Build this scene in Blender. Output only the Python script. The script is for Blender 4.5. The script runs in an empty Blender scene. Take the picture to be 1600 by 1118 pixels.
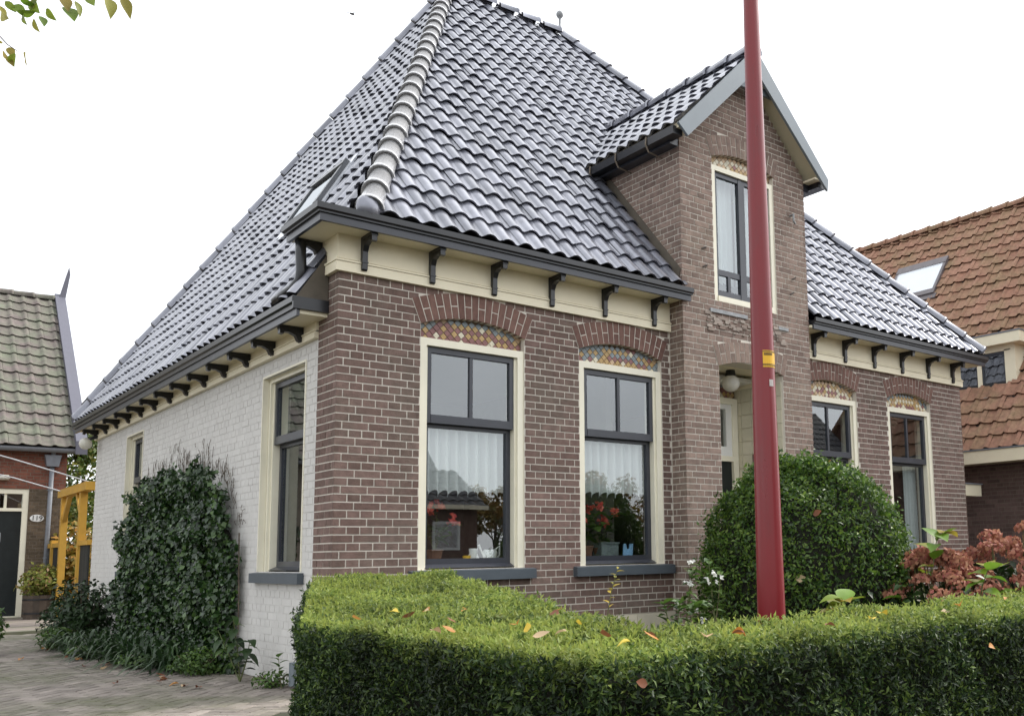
import bpy, bmesh, math, random
import numpy as np
from mathutils import Vector, Matrix
random.seed(7); RNG = np.random.default_rng(11)
S = bpy.context.scene; COL = S.collection
V = Vector; R = math.radians

# ------------------------------------------------------------------ camera
CAM = V((-2.8934, -6.9632, 0.999))
FW = V((0.6497, 0.7498, 0.1256)).normalized(); RT = V((0.7572, -0.6529, -0.0174)); UP = V((-0.0690, -0.1064, 0.9919))
RT = (RT - FW*RT.dot(FW)).normalized(); UP = RT.cross(FW).normalized()
cd = bpy.data.cameras.new('camera'); cam = bpy.data.objects.new('camera', cd); COL.objects.link(cam)
mw = Matrix.Identity(4)
for i in range(3): mw[i][0], mw[i][1], mw[i][2], mw[i][3] = RT[i], UP[i], -FW[i], CAM[i]
cam.matrix_world = mw
FPX = 1474.6
cd.sensor_width = 36; cd.lens = FPX/1600*36
cd.shift_x = -(1007.93-800)/1600; cd.shift_y = (677.69-559)/1600
cd.clip_start = .05; cd.clip_end = 2000
S.camera = cam

# ------------------------------------------------------------------ sky, sun, exposure
SUN = V((0.80, -0.14, 0.0)).normalized()*math.cos(R(44)) + V((0, 0, math.sin(R(44))))
world = bpy.data.worlds.new('World'); S.world = world; world.use_nodes = True
nt = world.node_tree; nt.nodes.clear(); N = nt.nodes.new; L = nt.links.new
out = N('ShaderNodeOutputWorld'); sky = N('ShaderNodeTexSky'); sky.sky_type = 'NISHITA'; sky.sun_disc = False
sky.sun_elevation = R(44); sky.sun_rotation = math.atan2(SUN.x, SUN.y); sky.dust_density = 2.0
b1 = N('ShaderNodeBackground'); b1.inputs['Strength'].default_value = 0.13; L(sky.outputs[0], b1.inputs['Color'])
tc = N('ShaderNodeTexCoord'); dot = N('ShaderNodeVectorMath'); dot.operation = 'DOT_PRODUCT'; dot.inputs[1].default_value = SUN
L(tc.outputs['Generated'], dot.inputs[0])
mx = N('ShaderNodeMath'); mx.operation = 'MAXIMUM'; mx.inputs[1].default_value = 0; L(dot.outputs['Value'], mx.inputs[0])
pw = N('ShaderNodeMath'); pw.operation = 'POWER'; pw.inputs[1].default_value = 3; L(mx.outputs[0], pw.inputs[0])
gl = N('ShaderNodeMath'); gl.operation = 'MULTIPLY_ADD'; gl.inputs[1].default_value = 1.3; gl.inputs[2].default_value = 1.45; L(pw.outputs[0], gl.inputs[0])
nz = N('ShaderNodeTexNoise'); nz.inputs['Scale'].default_value = 2.6; nz.inputs['Detail'].default_value = 5; L(tc.outputs['Generated'], nz.inputs['Vector'])
mr = N('ShaderNodeMapRange'); mr.inputs[1].default_value = .3; mr.inputs[2].default_value = .7; mr.inputs[3].default_value = .85; mr.inputs[4].default_value = 1.3
L(nz.outputs[0], mr.inputs[0])
ml = N('ShaderNodeMath'); ml.operation = 'MULTIPLY'; L(gl.outputs[0], ml.inputs[0]); L(mr.outputs[0], ml.inputs[1])
b2 = N('ShaderNodeBackground'); b2.inputs['Color'].default_value = (.97, .985, 1, 1); L(ml.outputs[0], b2.inputs['Strength'])
ms = N('ShaderNodeMixShader'); ms.inputs[0].default_value = .78; L(b1.outputs[0], ms.inputs[1]); L(b2.outputs[0], ms.inputs[2]); L(ms.outputs[0], out.inputs[0])
sl = bpy.data.lights.new('sun', 'SUN'); sl.energy = 2.6; sl.angle = R(11); sl.color = (1, .95, .88)
so = bpy.data.objects.new('sun', sl); COL.objects.link(so); so.rotation_euler = (-SUN).to_track_quat('-Z', 'Y').to_euler()
S.view_settings.view_transform = 'Standard'; S.view_settings.look = 'None'; S.view_settings.exposure = 0.32; S.view_settings.gamma = 1
S.view_settings.use_curve_mapping = False
S.cycles.max_bounces = 8; S.cycles.transparent_max_bounces = 12

# ------------------------------------------------------------------ projection helpers (for sorting pieces by size in view)
def px(p):
    d = V(p) - CAM; z = d.dot(FW)
    if z < .1: return (-9999, -9999, 999)
    return (1007.93 + FPX*d.dot(RT)/z, 677.69 - FPX*d.dot(UP)/z, z)
def in_view(p, m=-5):
    x, y, z = px(p); return -m < x < 1600+m and -m < y < 1118+m

# ------------------------------------------------------------------ materials
def s2l(c): return tuple(((x/255)/12.92 if x/255 <= .04045 else ((x/255+.055)/1.055)**2.4) for x in c)
MATS = {}
def mat(name, c1, c2=None, rough=.7, spec=.4, vary=True, noise=8., namt=.25, bump=0., bscale=60., metal=0., coat=0., c3=None, c3scale=1.2, c3lo=.5, c3hi=.75, trans=0., rvary=0., stretch=None):
    """c1..c2: spread between alike pieces; c3: blotches of dirt, moss or wear with a shape of their own"""
    if name in MATS: return MATS[name]
    m = bpy.data.materials.new(name); m.use_nodes = True; t = m.node_tree; n = t.nodes.new; l = t.links.new
    p = t.nodes['Principled BSDF']; c2 = c2 or c1
    geo = n('ShaderNodeNewGeometry'); oi = n('ShaderNodeObjectInfo')
    pos = geo.outputs['Position']
    if stretch:
        mp = n('ShaderNodeMapping'); mp.inputs['Scale'].default_value = stretch; l(pos, mp.inputs[0]); pos = mp.outputs[0]
    ad = n('ShaderNodeMath'); l(geo.outputs['Random Per Island'], ad.inputs[0]); l(oi.outputs['Random'], ad.inputs[1])
    fr = n('ShaderNodeMath'); fr.operation = 'FRACT'; l(ad.outputs[0], fr.inputs[0])
    mixa = n('ShaderNodeMix'); mixa.data_type = 'RGBA'; mixa.inputs[6].default_value = (*c1, 1); mixa.inputs[7].default_value = (*c2, 1)
    if vary: l(fr.outputs[0], mixa.inputs[0])
    else: mixa.inputs[0].default_value = 0
    col = mixa.outputs[2]
    nz = n('ShaderNodeTexNoise'); nz.inputs['Scale'].default_value = noise; nz.inputs['Detail'].default_value = 6; nz.inputs['Roughness'].default_value = .65; l(pos, nz.inputs['Vector'])
    if c2 != c1 and not vary:
        r0 = n('ShaderNodeMapRange'); r0.inputs[1].default_value = .35; r0.inputs[2].default_value = .65; l(nz.outputs[0], r0.inputs[0]); l(r0.outputs[0], mixa.inputs[0])
    if c3:
        n3 = n('ShaderNodeTexNoise'); n3.inputs['Scale'].default_value = c3scale; n3.inputs['Detail'].default_value = 8; n3.inputs['Roughness'].default_value = .7; l(pos, n3.inputs['Vector'])
        r3 = n('ShaderNodeMapRange'); r3.inputs[1].default_value = c3lo; r3.inputs[2].default_value = c3hi; l(n3.outputs[0], r3.inputs[0])
        m3 = n('ShaderNodeMix'); m3.data_type = 'RGBA'; l(r3.outputs[0], m3.inputs[0]); l(col, m3.inputs[6]); m3.inputs[7].default_value = (*c3, 1); col = m3.outputs[2]
    if namt:
        r1 = n('ShaderNodeMapRange'); r1.inputs[1].default_value = .25; r1.inputs[2].default_value = .75; r1.inputs[3].default_value = 1-namt; r1.inputs[4].default_value = 1+namt; l(nz.outputs[0], r1.inputs[0])
        mu = n('ShaderNodeVectorMath'); mu.operation = 'SCALE'; l(col, mu.inputs[0]); l(r1.outputs[0], mu.inputs['Scale']); col = mu.outputs[0]
    l(col, p.inputs['Base Color'])
    p.inputs['Roughness'].default_value = rough; p.inputs['Specular IOR Level'].default_value = spec; p.inputs['Metallic'].default_value = metal
    if coat: p.inputs['Coat Weight'].default_value = coat; p.inputs['Coat Roughness'].default_value = .08
    if rvary:
        rr = n('ShaderNodeMapRange'); rr.inputs[1].default_value = .3; rr.inputs[2].default_value = .7; rr.inputs[3].default_value = rough-rvary; rr.inputs[4].default_value = rough+rvary; l(nz.outputs[0], rr.inputs[0]); l(rr.outputs[0], p.inputs['Roughness'])
    if bump:
        nb = n('ShaderNodeTexNoise'); nb.inputs['Scale'].default_value = bscale; nb.inputs['Detail'].default_value = 5; l(pos, nb.inputs['Vector'])
        bp = n('ShaderNodeBump'); bp.inputs['Strength'].default_value = bump; bp.inputs['Distance'].default_value = .01; l(nb.outputs[0], bp.inputs['Height']); l(bp.outputs[0], p.inputs['Normal'])
    if trans:
        tr = n('ShaderNodeBsdfTranslucent'); l(col, tr.inputs[0]); mxs = n('ShaderNodeMixShader'); mxs.inputs[0].default_value = trans
        l(p.outputs[0], mxs.inputs[1]); l(tr.outputs[0], mxs.inputs[2]); l(mxs.outputs[0], t.nodes['Material Output'].inputs[0])
    MATS[name] = m; return m

def glass_mat(name, ior=2.35, tint=(.955, .975, .97), wav=.0015):
    m = bpy.data.materials.new(name); m.use_nodes = True; t = m.node_tree; n = t.nodes.new; l = t.links.new
    t.nodes.remove(t.nodes['Principled BSDF'])
    fr = n('ShaderNodeFresnel'); fr.inputs[0].default_value = ior
    a = n('ShaderNodeBsdfTransparent'); a.inputs[0].default_value = (*tint, 1)
    g = n('ShaderNodeBsdfGlossy'); g.inputs['Roughness'].default_value = 0.0; g.inputs[0].default_value = (.93, .97, 1, 1)
    nb = n('ShaderNodeTexNoise'); nb.inputs['Scale'].default_value = 2.5; geo = n('ShaderNodeNewGeometry'); l(geo.outputs['Position'], nb.inputs['Vector'])
    bp = n('ShaderNodeBump'); bp.inputs['Strength'].default_value = wav; bp.inputs['Distance'].default_value = .1; l(nb.outputs[0], bp.inputs['Height']); l(bp.outputs[0], g.inputs['Normal'])
    bk = n('ShaderNodeMath'); bk.operation = 'SUBTRACT'; bk.inputs[0].default_value = 1; l(geo.outputs['Backfacing'], bk.inputs[1]); fm_ = n('ShaderNodeMath'); fm_.operation = 'MULTIPLY'; l(fr.outputs[0], fm_.inputs[0]); l(bk.outputs[0], fm_.inputs[1])
    x = n('ShaderNodeMixShader'); l(fm_.outputs[0], x.inputs[0]); l(a.outputs[0], x.inputs[1]); l(g.outputs[0], x.inputs[2]); l(x.outputs[0], t.nodes['Material Output'].inputs[0])
    return m
GLASS = glass_mat('window_glass')

def lace_mat():
    m = bpy.data.materials.new('lace'); m.use_nodes = True; t = m.node_tree; n = t.nodes.new; l = t.links.new
    p = t.nodes['Principled BSDF']; p.inputs['Base Color'].default_value = (.78, .8, .8, 1); p.inputs['Roughness'].default_value = .9
    geo = n('ShaderNodeNewGeometry'); w = n('ShaderNodeTexVoronoi'); w.inputs['Scale'].default_value = 150; l(geo.outputs['Position'], w.inputs['Vector'])
    r = n('ShaderNodeMapRange'); r.inputs[1].default_value = .2; r.inputs[2].default_value = .7; r.inputs[3].default_value = .8; r.inputs[4].default_value = .97; l(w.outputs['Distance'], r.inputs[0]); l(r.outputs[0], p.inputs['Alpha'])
    tr = n('ShaderNodeBsdfTranslucent'); tr.inputs[0].default_value = (.75, .78, .78, 1); x = n('ShaderNodeMixShader'); x.inputs[0].default_value = .3
    l(p.outputs[0], x.inputs[1]); l(tr.outputs[0], x.inputs[2]); l(x.outputs[0], t.nodes['Material Output'].inputs[0]); return m
LACE = lace_mat()

M_BRICK = mat('brick_brown', (.118, .073, .060), (.182, .118, .100), rough=.85, noise=14, namt=.35, bump=.35, bscale=70, c3=(.135, .108, .086), c3scale=1.1, c3lo=.46, c3hi=.72)
M_BRICKT = mat('brick_tower', (.16, .112, .092), (.25, .18, .148), rough=.88, noise=14, namt=.35, bump=.35, bscale=70, c3=(.24, .19, .145), c3scale=1.3, c3lo=.5, c3hi=.75)
M_ARCH = mat('brick_arch', (.135, .072, .058), (.18, .10, .08), rough=.85, noise=18, namt=.3, bump=.3)
M_MORTAR = mat('mortar', (.70, .65, .57), (.54, .50, .44), vary=False, rough=.95, noise=5, namt=.2, bump=.3, bscale=120)
M_WHITEB = mat('white_painted_brick', (.56, .545, .52), (.59, .575, .55), rough=.75, noise=5, namt=.07, bump=.5, bscale=40, c3=(.36, .32, .28), c3scale=2.0, c3lo=.62, c3hi=.9, stretch=(1, 1, .4))
M_WHITEM = mat('white_painted_joint', (.54, .525, .50), rough=.8, noise=6, namt=.15, bump=.4)
M_CREAM = mat('cream_paint', (.80, .73, .55), rough=.45, vary=False, noise=3, namt=.06, c3=(.62, .54, .38), c3scale=3.0, c3lo=.62, c3hi=.9)
M_CREAMF = mat('cream_frame_paint', (.78, .74, .60), rough=.42, vary=False, noise=3, namt=.07)
M_WHITEP = mat('white_paint', (.74, .74, .72), rough=.4, vary=False, noise=3, namt=.05)
M_DARK = mat('dark_blue_grey_paint', (.038, .041, .052), rough=.32, spec=.5, vary=False, noise=6, namt=.15)
M_SILL = mat('sill_paint', (.070, .085, .100), rough=.45, vary=False, noise=6, namt=.15)
M_BLACK = mat('black_gutter', (.012, .013, .016), rough=.3, spec=.5, vary=False, noise=6, namt=.2)
M_GREYB = mat('grey_bargeboard', (.19, .22, .245), rough=.4, vary=False, noise=4, namt=.08)
M_TILE = mat('glazed_roof_tile', (.130, .136, .164), (.235, .242, .285), rough=.36, spec=.9, metal=.42, noise=9, namt=.25, coat=.45, rvary=.05)
M_CAPGLINT = mat('glinting_hip_tile', (.46, .46, .47), (.54, .54, .55), rough=.27, spec=.9, metal=.35, noise=5, namt=.08, coat=.5, rvary=.04)  # same glazed tile, base colour paled to paint in the glint on the hip
M_DECK = mat('roof_underlay', (.02, .02, .022), rough=.9, vary=False)
M_LEAD = mat('lead_flashing', (.27, .28, .29), rough=.55, vary=False, noise=12, namt=.3, bump=.3)
M_PLINTH = mat('cream_plinth', (.52, .48, .38), (.60, .55, .44), rough=.8, noise=5, namt=.15, bump=.2)
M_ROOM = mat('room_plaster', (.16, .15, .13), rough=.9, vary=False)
M_FLOOR = mat('room_floor', (.12, .08, .05), rough=.6, vary=False)
M_DOOR = mat('dark_door_paint', (.012, .016, .017), rough=.35, vary=False)
M_OPAL = mat('opal_globe', (.75, .73, .66), rough=.25, vary=False, trans=.3)
M_WTILE = mat('porch_wall_tile', (.55, .52, .40), (.62, .58, .46), rough=.25, noise=5, namt=.08)

# ------------------------------------------------------------------ mesh building
class MB:
    def __init__(s, M=None): s.v = []; s.f = []; s.M = M
    def add(s, vs, fs):
        b = len(s.v); s.v += [(s.M @ V(p)) if s.M else V(p) for p in vs]; s.f += [tuple(b+i for i in f) for f in fs]; return s
    def box(s, x0, x1, y0, y1, z0, z1):
        return s.add([(x0,y0,z0),(x1,y0,z0),(x1,y1,z0),(x0,y1,z0),(x0,y0,z1),(x1,y0,z1),(x1,y1,z1),(x0,y1,z1)],
                     [(0,3,2,1),(4,5,6,7),(0,1,5,4),(1,2,6,5),(2,3,7,6),(3,0,4,7)])
    def prism(s, pts, ext):
        n = len(pts); e = V(ext); pts = [V(p) for p in pts]
        return s.add(pts + [p+e for p in pts], [tuple(range(n-1, -1, -1)), tuple(range(n, 2*n))] + [(i, (i+1) % n, n+(i+1) % n, n+i) for i in range(n)])
    def wall_prism(s, poly, d0, d1): return s.prism([(u, d0, v) for u, v in poly], (0, d1-d0, 0))
    def quad(s, a, b, c, d): return s.add([a, b, c, d], [(0, 1, 2, 3)])
    def tube(s, path, r, seg=8, caps=True):
        path = [V(p) for p in path]; rs = r if isinstance(r, (list, tuple)) else [r]*len(path); vs = []; fs = []
        t0 = (path[1]-path[0]).normalized(); a = t0.orthogonal().normalized()
        for i, p in enumerate(path):
            t = (path[min(i+1, len(path)-1)] - path[max(i-1, 0)]).normalized(); a = (a - t*a.dot(t)).normalized(); b = t.cross(a)
            for k in range(seg):
                th = 2*math.pi*k/seg; vs.append(p + (a*math.cos(th)+b*math.sin(th))*rs[i])
        for i in range(len(path)-1):
            for k in range(seg): fs.append((i*seg+k, i*seg+(k+1) % seg, (i+1)*seg+(k+1) % seg, (i+1)*seg+k))
        if caps: fs += [tuple(range(seg-1, -1, -1)), tuple(range((len(path)-1)*seg, len(path)*seg))]
        return s.add(vs, fs)
    def lathe(s, prof, c=(0, 0, 0), seg=16):
        c = V(c); vs = []; fs = []
        for r, z in prof:
            for k in range(seg): th = 2*math.pi*k/seg; vs.append(c + V((r*math.cos(th), r*math.sin(th), z)))
        for i in range(len(prof)-1):
            for k in range(seg): fs.append((i*seg+k, i*seg+(k+1) % seg, (i+1)*seg+(k+1) % seg, (i+1)*seg+k))
        return s.add(vs, fs)
    def sphere(s, c, r, seg=16, rings=10, sc=(1, 1, 1)):
        c = V(c); vs = []; fs = []
        for i in range(rings+1):
            ph = math.pi*i/rings
            for k in range(seg):
                th = 2*math.pi*k/seg; vs.append(c + V((r*sc[0]*math.sin(ph)*math.cos(th), r*sc[1]*math.sin(ph)*math.sin(th), r*sc[2]*math.cos(ph))))
        for i in range(rings):
            for k in range(seg): fs.append((i*seg+k, (i+1)*seg+k, (i+1)*seg+(k+1) % seg, i*seg+(k+1) % seg))
        return s.add(vs, fs)

def base(o):
    while o.parent: o = o.parent
    return o.location.copy()
def link(o, parent):
    COL.objects.link(o)
    if parent: o.parent = parent
    return o
def tagit(o, label=None, cat=None, group=None, kind=None):
    if label: o['label'] = label
    if cat: o['category'] = cat
    if group: o['group'] = group
    if kind: o['kind'] = kind
    return o
def thing(name, label, cat, loc=(0, 0, 0), group=None):
    o = bpy.data.objects.new(name, None); o.empty_display_size = .1; COL.objects.link(o); o.location = loc
    return tagit(o, label, cat, group)
def mk(name, mb, m, parent=None, smooth=False, kind=None, label=None, origin=None, recalc=True):
    off = base(parent) if parent else V(origin or (0, 0, 0))
    me = bpy.data.meshes.new(name); me.from_pydata([tuple(p-off) for p in mb.v], [], mb.f)
    if recalc and len(mb.f) < 30000:
        bm = bmesh.new(); bm.from_mesh(me); bmesh.ops.recalc_face_normals(bm, faces=bm.faces); bm.to_mesh(me); bm.free()
    me.materials.append(m)
    if smooth: me.polygons.foreach_set('use_smooth', [True]*len(me.polygons))
    o = link(bpy.data.objects.new(name, me), parent)
    if not parent: o.location = off
    return tagit(o, label, None, None, kind)
def inst(name, me, parent, M):
    o = link(bpy.data.objects.new(name, me), parent); o.matrix_basis = Matrix.Translation(-base(parent)) @ M; return o
def np_mesh(name, v, f, m, parent=None, kind=None, smooth=False, origin=(0, 0, 0)):
    """v (n,3) float, f (k,3|4) int"""
    off = base(parent) if parent else V(origin)
    me = bpy.data.meshes.new(name); v = np.asarray(v, np.float32) - np.array(off, np.float32); f = np.asarray(f, np.int32)
    k = f.shape[1]; me.vertices.add(len(v)); me.vertices.foreach_set('co', v.ravel()); me.loops.add(f.size); me.loops.foreach_set('vertex_index', f.ravel())
    me.polygons.add(len(f)); me.polygons.foreach_set('loop_start', np.arange(0, f.size, k, dtype=np.int32))
    try: me.polygons.foreach_set('loop_total', np.full(len(f), k, dtype=np.int32))
    except Exception: pass
    if smooth: me.polygons.foreach_set('use_smooth', np.ones(len(f), bool))
    me.materials.append(m); me.update(calc_edges=True); me.validate()
    o = link(bpy.data.objects.new(name, me), parent)
    if not parent: o.location = off
    return tagit(o, None, None, None, kind)

FRONT = Matrix.Identity(4)                                    # u=+X, depth=+Y
LEFT = Matrix.Rotation(-math.pi/2, 4, 'Z')                    # u=-Y, depth=+X
RIGHT = Matrix.Rotation(math.pi/2, 4, 'Z')                    # u=+Y, depth=-X

# ------------------------------------------------------------------ brickwork
BRK = {}          # group name -> list of bricks (M, u0,u1,v0,v1,d, wall part, material)
CH, PITCH, JT = .0622, .217, .0105
def subtract(iv, cut):
    r = []
    for a, b in iv:
        if cut[1] <= a or cut[0] >= b: r.append((a, b)); continue
        if cut[0] > a: r.append((a, cut[0]))
        if cut[1] < b: r.append((cut[1], b))
    return r
def lay(M, u0, u1, v0, v1, wall, m, cuts=(), group='brick', bounds=None, d=0., jit=.0015, ch=CH, pitch=PITCH, phase=0., vref=.4356, ofs=(0, 0, 0)):
    """English cross bond; cuts: functions v -> (u0,u1) or None; bounds: v -> (u0,u1) limits"""
    k0 = int(math.floor((v0-vref)/ch+.01)); k = k0
    MM = Matrix.Translation(ofs) @ M
    while True:
        a = vref + k*ch + JT/2; b = a + ch - JT
        if a >= v1 - .01: break
        a = max(a, v0); b = min(b, v1)
        if b - a < .012: k += 1; continue
        iv = [(u0, u1)]
        if bounds:
            bd = bounds((a+b)/2); iv = [(max(u0, bd[0]), min(u1, bd[1]))] if bd and bd[1] > bd[0] else []
        for c in cuts:
            cc = c((a+b)/2)
            if cc: iv = subtract(iv, cc)
        w = pitch/2 if k % 2 == 0 else pitch
        sh = (0 if k % 2 == 0 else (pitch/4 if k % 4 == 1 else -pitch/4)) + phase
        for (p, q) in iv:
            i = math.floor((p-u0-sh)/w)
            while True:
                x0 = u0 + sh + i*w + JT/2; x1 = x0 + w - JT; i += 1
                if x0 > q: break
                x0 = max(x0, p+JT/2 if p > u0+1e-4 else p); x1 = min(x1, q-JT/2 if q < u1-1e-4 else q)
                if x1-x0 < .018: continue
                BRK.setdefault(group, []).append((MM, x0, x1, a, b, d + random.uniform(-jit, jit), wall, m))
        k += 1
def flush_bricks(group, n_single, depth=.03):
    L_ = BRK.pop(group); sc = []
    for i, (M, a, b, c, e, d, w, m) in enumerate(L_):
        p = M @ V(((a+b)/2, d, (c+e)/2)); x, y, z = px(p)
        nrm = (M.to_3x3() @ V((0, -1, 0))); face = (CAM-p).normalized().dot(nrm)
        vis = 0 < x < 1600 and 0 < y < 890 and face > .05 and p.z > .9
        sc.append((-(b-a)*(e-c)*face/z/z if vis else 1, i))
    sc.sort(); singles = {i for s, i in sc[:n_single] if s < 0}; cache = {}; rest = {}
    for i, (M, a, b, c, e, d, w, m) in enumerate(L_):
        if i in singles:
            key = (round(b-a, 3), round(e-c, 3), m.name)
            if key not in cache:
                t = MB().box(-(b-a)/2, (b-a)/2, 0, depth, -(e-c)/2, (e-c)/2); me = bpy.data.meshes.new('brick'); me.from_pydata([tuple(p) for p in t.v], [], t.f); me.materials.append(m); cache[key] = me
            tilt = Matrix.Rotation(random.uniform(-.004, .004), 4, 'Y')
            inst(group, cache[key], w, M @ Matrix.Translation(((a+b)/2, d, (c+e)/2)) @ tilt)
        else:
            t = rest.setdefault((w.name, m.name), (MB(), w, m))[0]; t.M = M; t.box(a, b, d, d+depth, c, e)
    for t, w, m in rest.values():
        mk(group, t, m, w, kind='stuff', recalc=False)
def arc(u0, u1, vs, rise):
    """circle arc over u0..u1 springing at vs: returns centre, radius"""
    w = (u1-u0)/2; r = (w*w+rise*rise)/(2*rise); return (u0+u1)/2, vs+rise-r, r
def make_arch(M, u0, u1, vs, rise, th, root, n, ofs=(0, 0, 0), m=None, split=True, d=-.006):
    m = m or M_ARCH; MM = Matrix.Translation(ofs) @ M
    cx, cy, r = arc(u0, u1, vs, rise); a0 = math.asin((u0-cx)/r)*1.035; a1 = -a0
    P = lambda a, rr: (cx+rr*math.sin(a), cy+rr*math.cos(a))
    t = MB(MM); poly = [P(a0+(a1-a0)*i/20, r) for i in range(21)] + [P(a1+(a0-a1)*i/20, r+th) for i in range(21)]
    for i in range(20):
        q = [P(a0+(a1-a0)*i/20, r), P(a0+(a1-a0)*(i+1)/20, r), P(a0+(a1-a0)*(i+1)/20, r+th), P(a0+(a1-a0)*i/20, r+th)]; t.wall_prism(q, d+.004, .09)
    A = mk('brick_arch', t, M_MORTAR, root)
    for i in range(n):
        g = .0048/r; b0 = a0+(a1-a0)*i/n+g; b1 = a0+(a1-a0)*(i+1)/n-g
        segs = [(0, th)] if (i % 2 == 0 or not split) else [(0, th*.5-.005), (th*.5+.005, th)]
        for (x, y) in segs:
            mk('arch_brick', MB(MM).wall_prism([P(b0, r+x), P(b1, r+x), P(b1, r+y), P(b0, r+y)], d+random.uniform(-.001, .001), .05), m, A)
    ex = lambda v: (None if (v > cy+(r+th)) else (lambda h: (max(u0-.03, cx-h), min(u1+.03, cx+h)))(math.sqrt(max(0, (r+th)**2-(v-cy)**2)))) if v > vs-.012 else None
    def cut(v):
        if v < vs-.02: return None
        c = ex(v) if v > vs else (u0-.02, u1+.02)
        if c is None or c[1] <= c[0]: return None
        # the radial ends lean outwards with height
        k = abs(math.tan(a0)); lean = .0 + (v-vs)*k
        lo = max(c[0], u0-.006-lean); hi = min(c[1], u1+.006+lean); return (lo, hi)
    return cut
MOS = [mat('mosaic_tan', (.44, .31, .19), (.50, .35, .22), rough=.35, noise=30, namt=.2), mat('mosaic_blue', (.18, .215, .23), (.22, .25, .26), rough=.35, noise=30, namt=.2), mat('mosaic_ochre', (.38, .25, .09), (.44, .29, .12), rough=.35, noise=30, namt=.2),
       mat('mosaic_maroon', (.20, .085, .08), (.25, .11, .10), rough=.35, noise=30, namt=.2), mat('mosaic_cream', (.60, .55, .42), rough=.4, noise=30, namt=.25)]
M_MOSB = mat('mosaic_bed', (.13, .09, .06), rough=.9)
MOSME = []
for mm in MOS:
    h = .0300; t = MB().prism([(-h, 0, 0), (0, 0, -h), (h, 0, 0), (0, 0, h)], (0, .008, 0)); me = bpy.data.meshes.new('mosaic_tile'); me.from_pydata([tuple(p) for p in t.v], [], t.f); me.materials.append(mm); MOSME.append(me)
def mosaic(M, u0, u1, v0, vs, rise, root, ofs=(0, 0, 0), d=.055, seq=(0, 1, 1, 2, 2, 3, 3, 0), scale=1., extra=.012):
    MM = Matrix.Translation(ofs) @ M; cx, cy, r = arc(u0, u1, vs, rise)
    pn = mk('mosaic_panel', MB(MM).box(u0-.01, u1+.01, d+.006, d+.04, v0-.01, vs+rise+.01), M_MOSB, root)
    D = .068*scale; row = 0; v = v0+.004
    while v < vs+rise:
        u = u0 + (D/2 if row % 2 else 0)
        while u < u1:
            av = cy+math.sqrt(max(0, r*r-(u-cx)**2))
            if v < av+extra:
                k = int(round((av-v)/(D/2))); c = seq[max(0, min(k, len(seq)-1))]
                if row <= 1 and random.random() < .25: c = 4
                if random.random() < .09: c = random.choice((0, 2, 4, 3))
                inst('mosaic_tile', MOSME[c], pn, MM @ Matrix.Translation((u, d+random.uniform(-.002, .001), v)) @ Matrix.Rotation(random.uniform(-.05, .05), 4, 'Y') @ Matrix.Scale(scale, 4))
            u += D
        v += D/2; row += 1

def wall_body(M, ub, vb, openings, d0, d1, ofs=(0, 0, 0)):
    """solid wall cells between breaks, leaving out the openings (u0,u1,v0,v1)"""
    us = sorted(set(ub + [o[0] for o in openings] + [o[1] for o in openings])); vs = sorted(set(vb + [o[2] for o in openings] + [o[3] for o in openings]))
    t = MB(Matrix.Translation(ofs) @ M)
    for i in range(len(us)-1):
        j = 0
        while j < len(vs)-1:
            inside = lambda j: any(o[0]-1e-6 <= us[i] and us[i+1] <= o[1]+1e-6 and o[2]-1e-6 <= vs[j] and vs[j+1] <= o[3]+1e-6 for o in openings)
            if inside(j): j += 1; continue
            k = j
            while k < len(vs)-1 and not inside(k): k += 1
            t.box(us[i], us[i+1], d0, d1, vs[j], vs[k]); j = k
    return t

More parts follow.
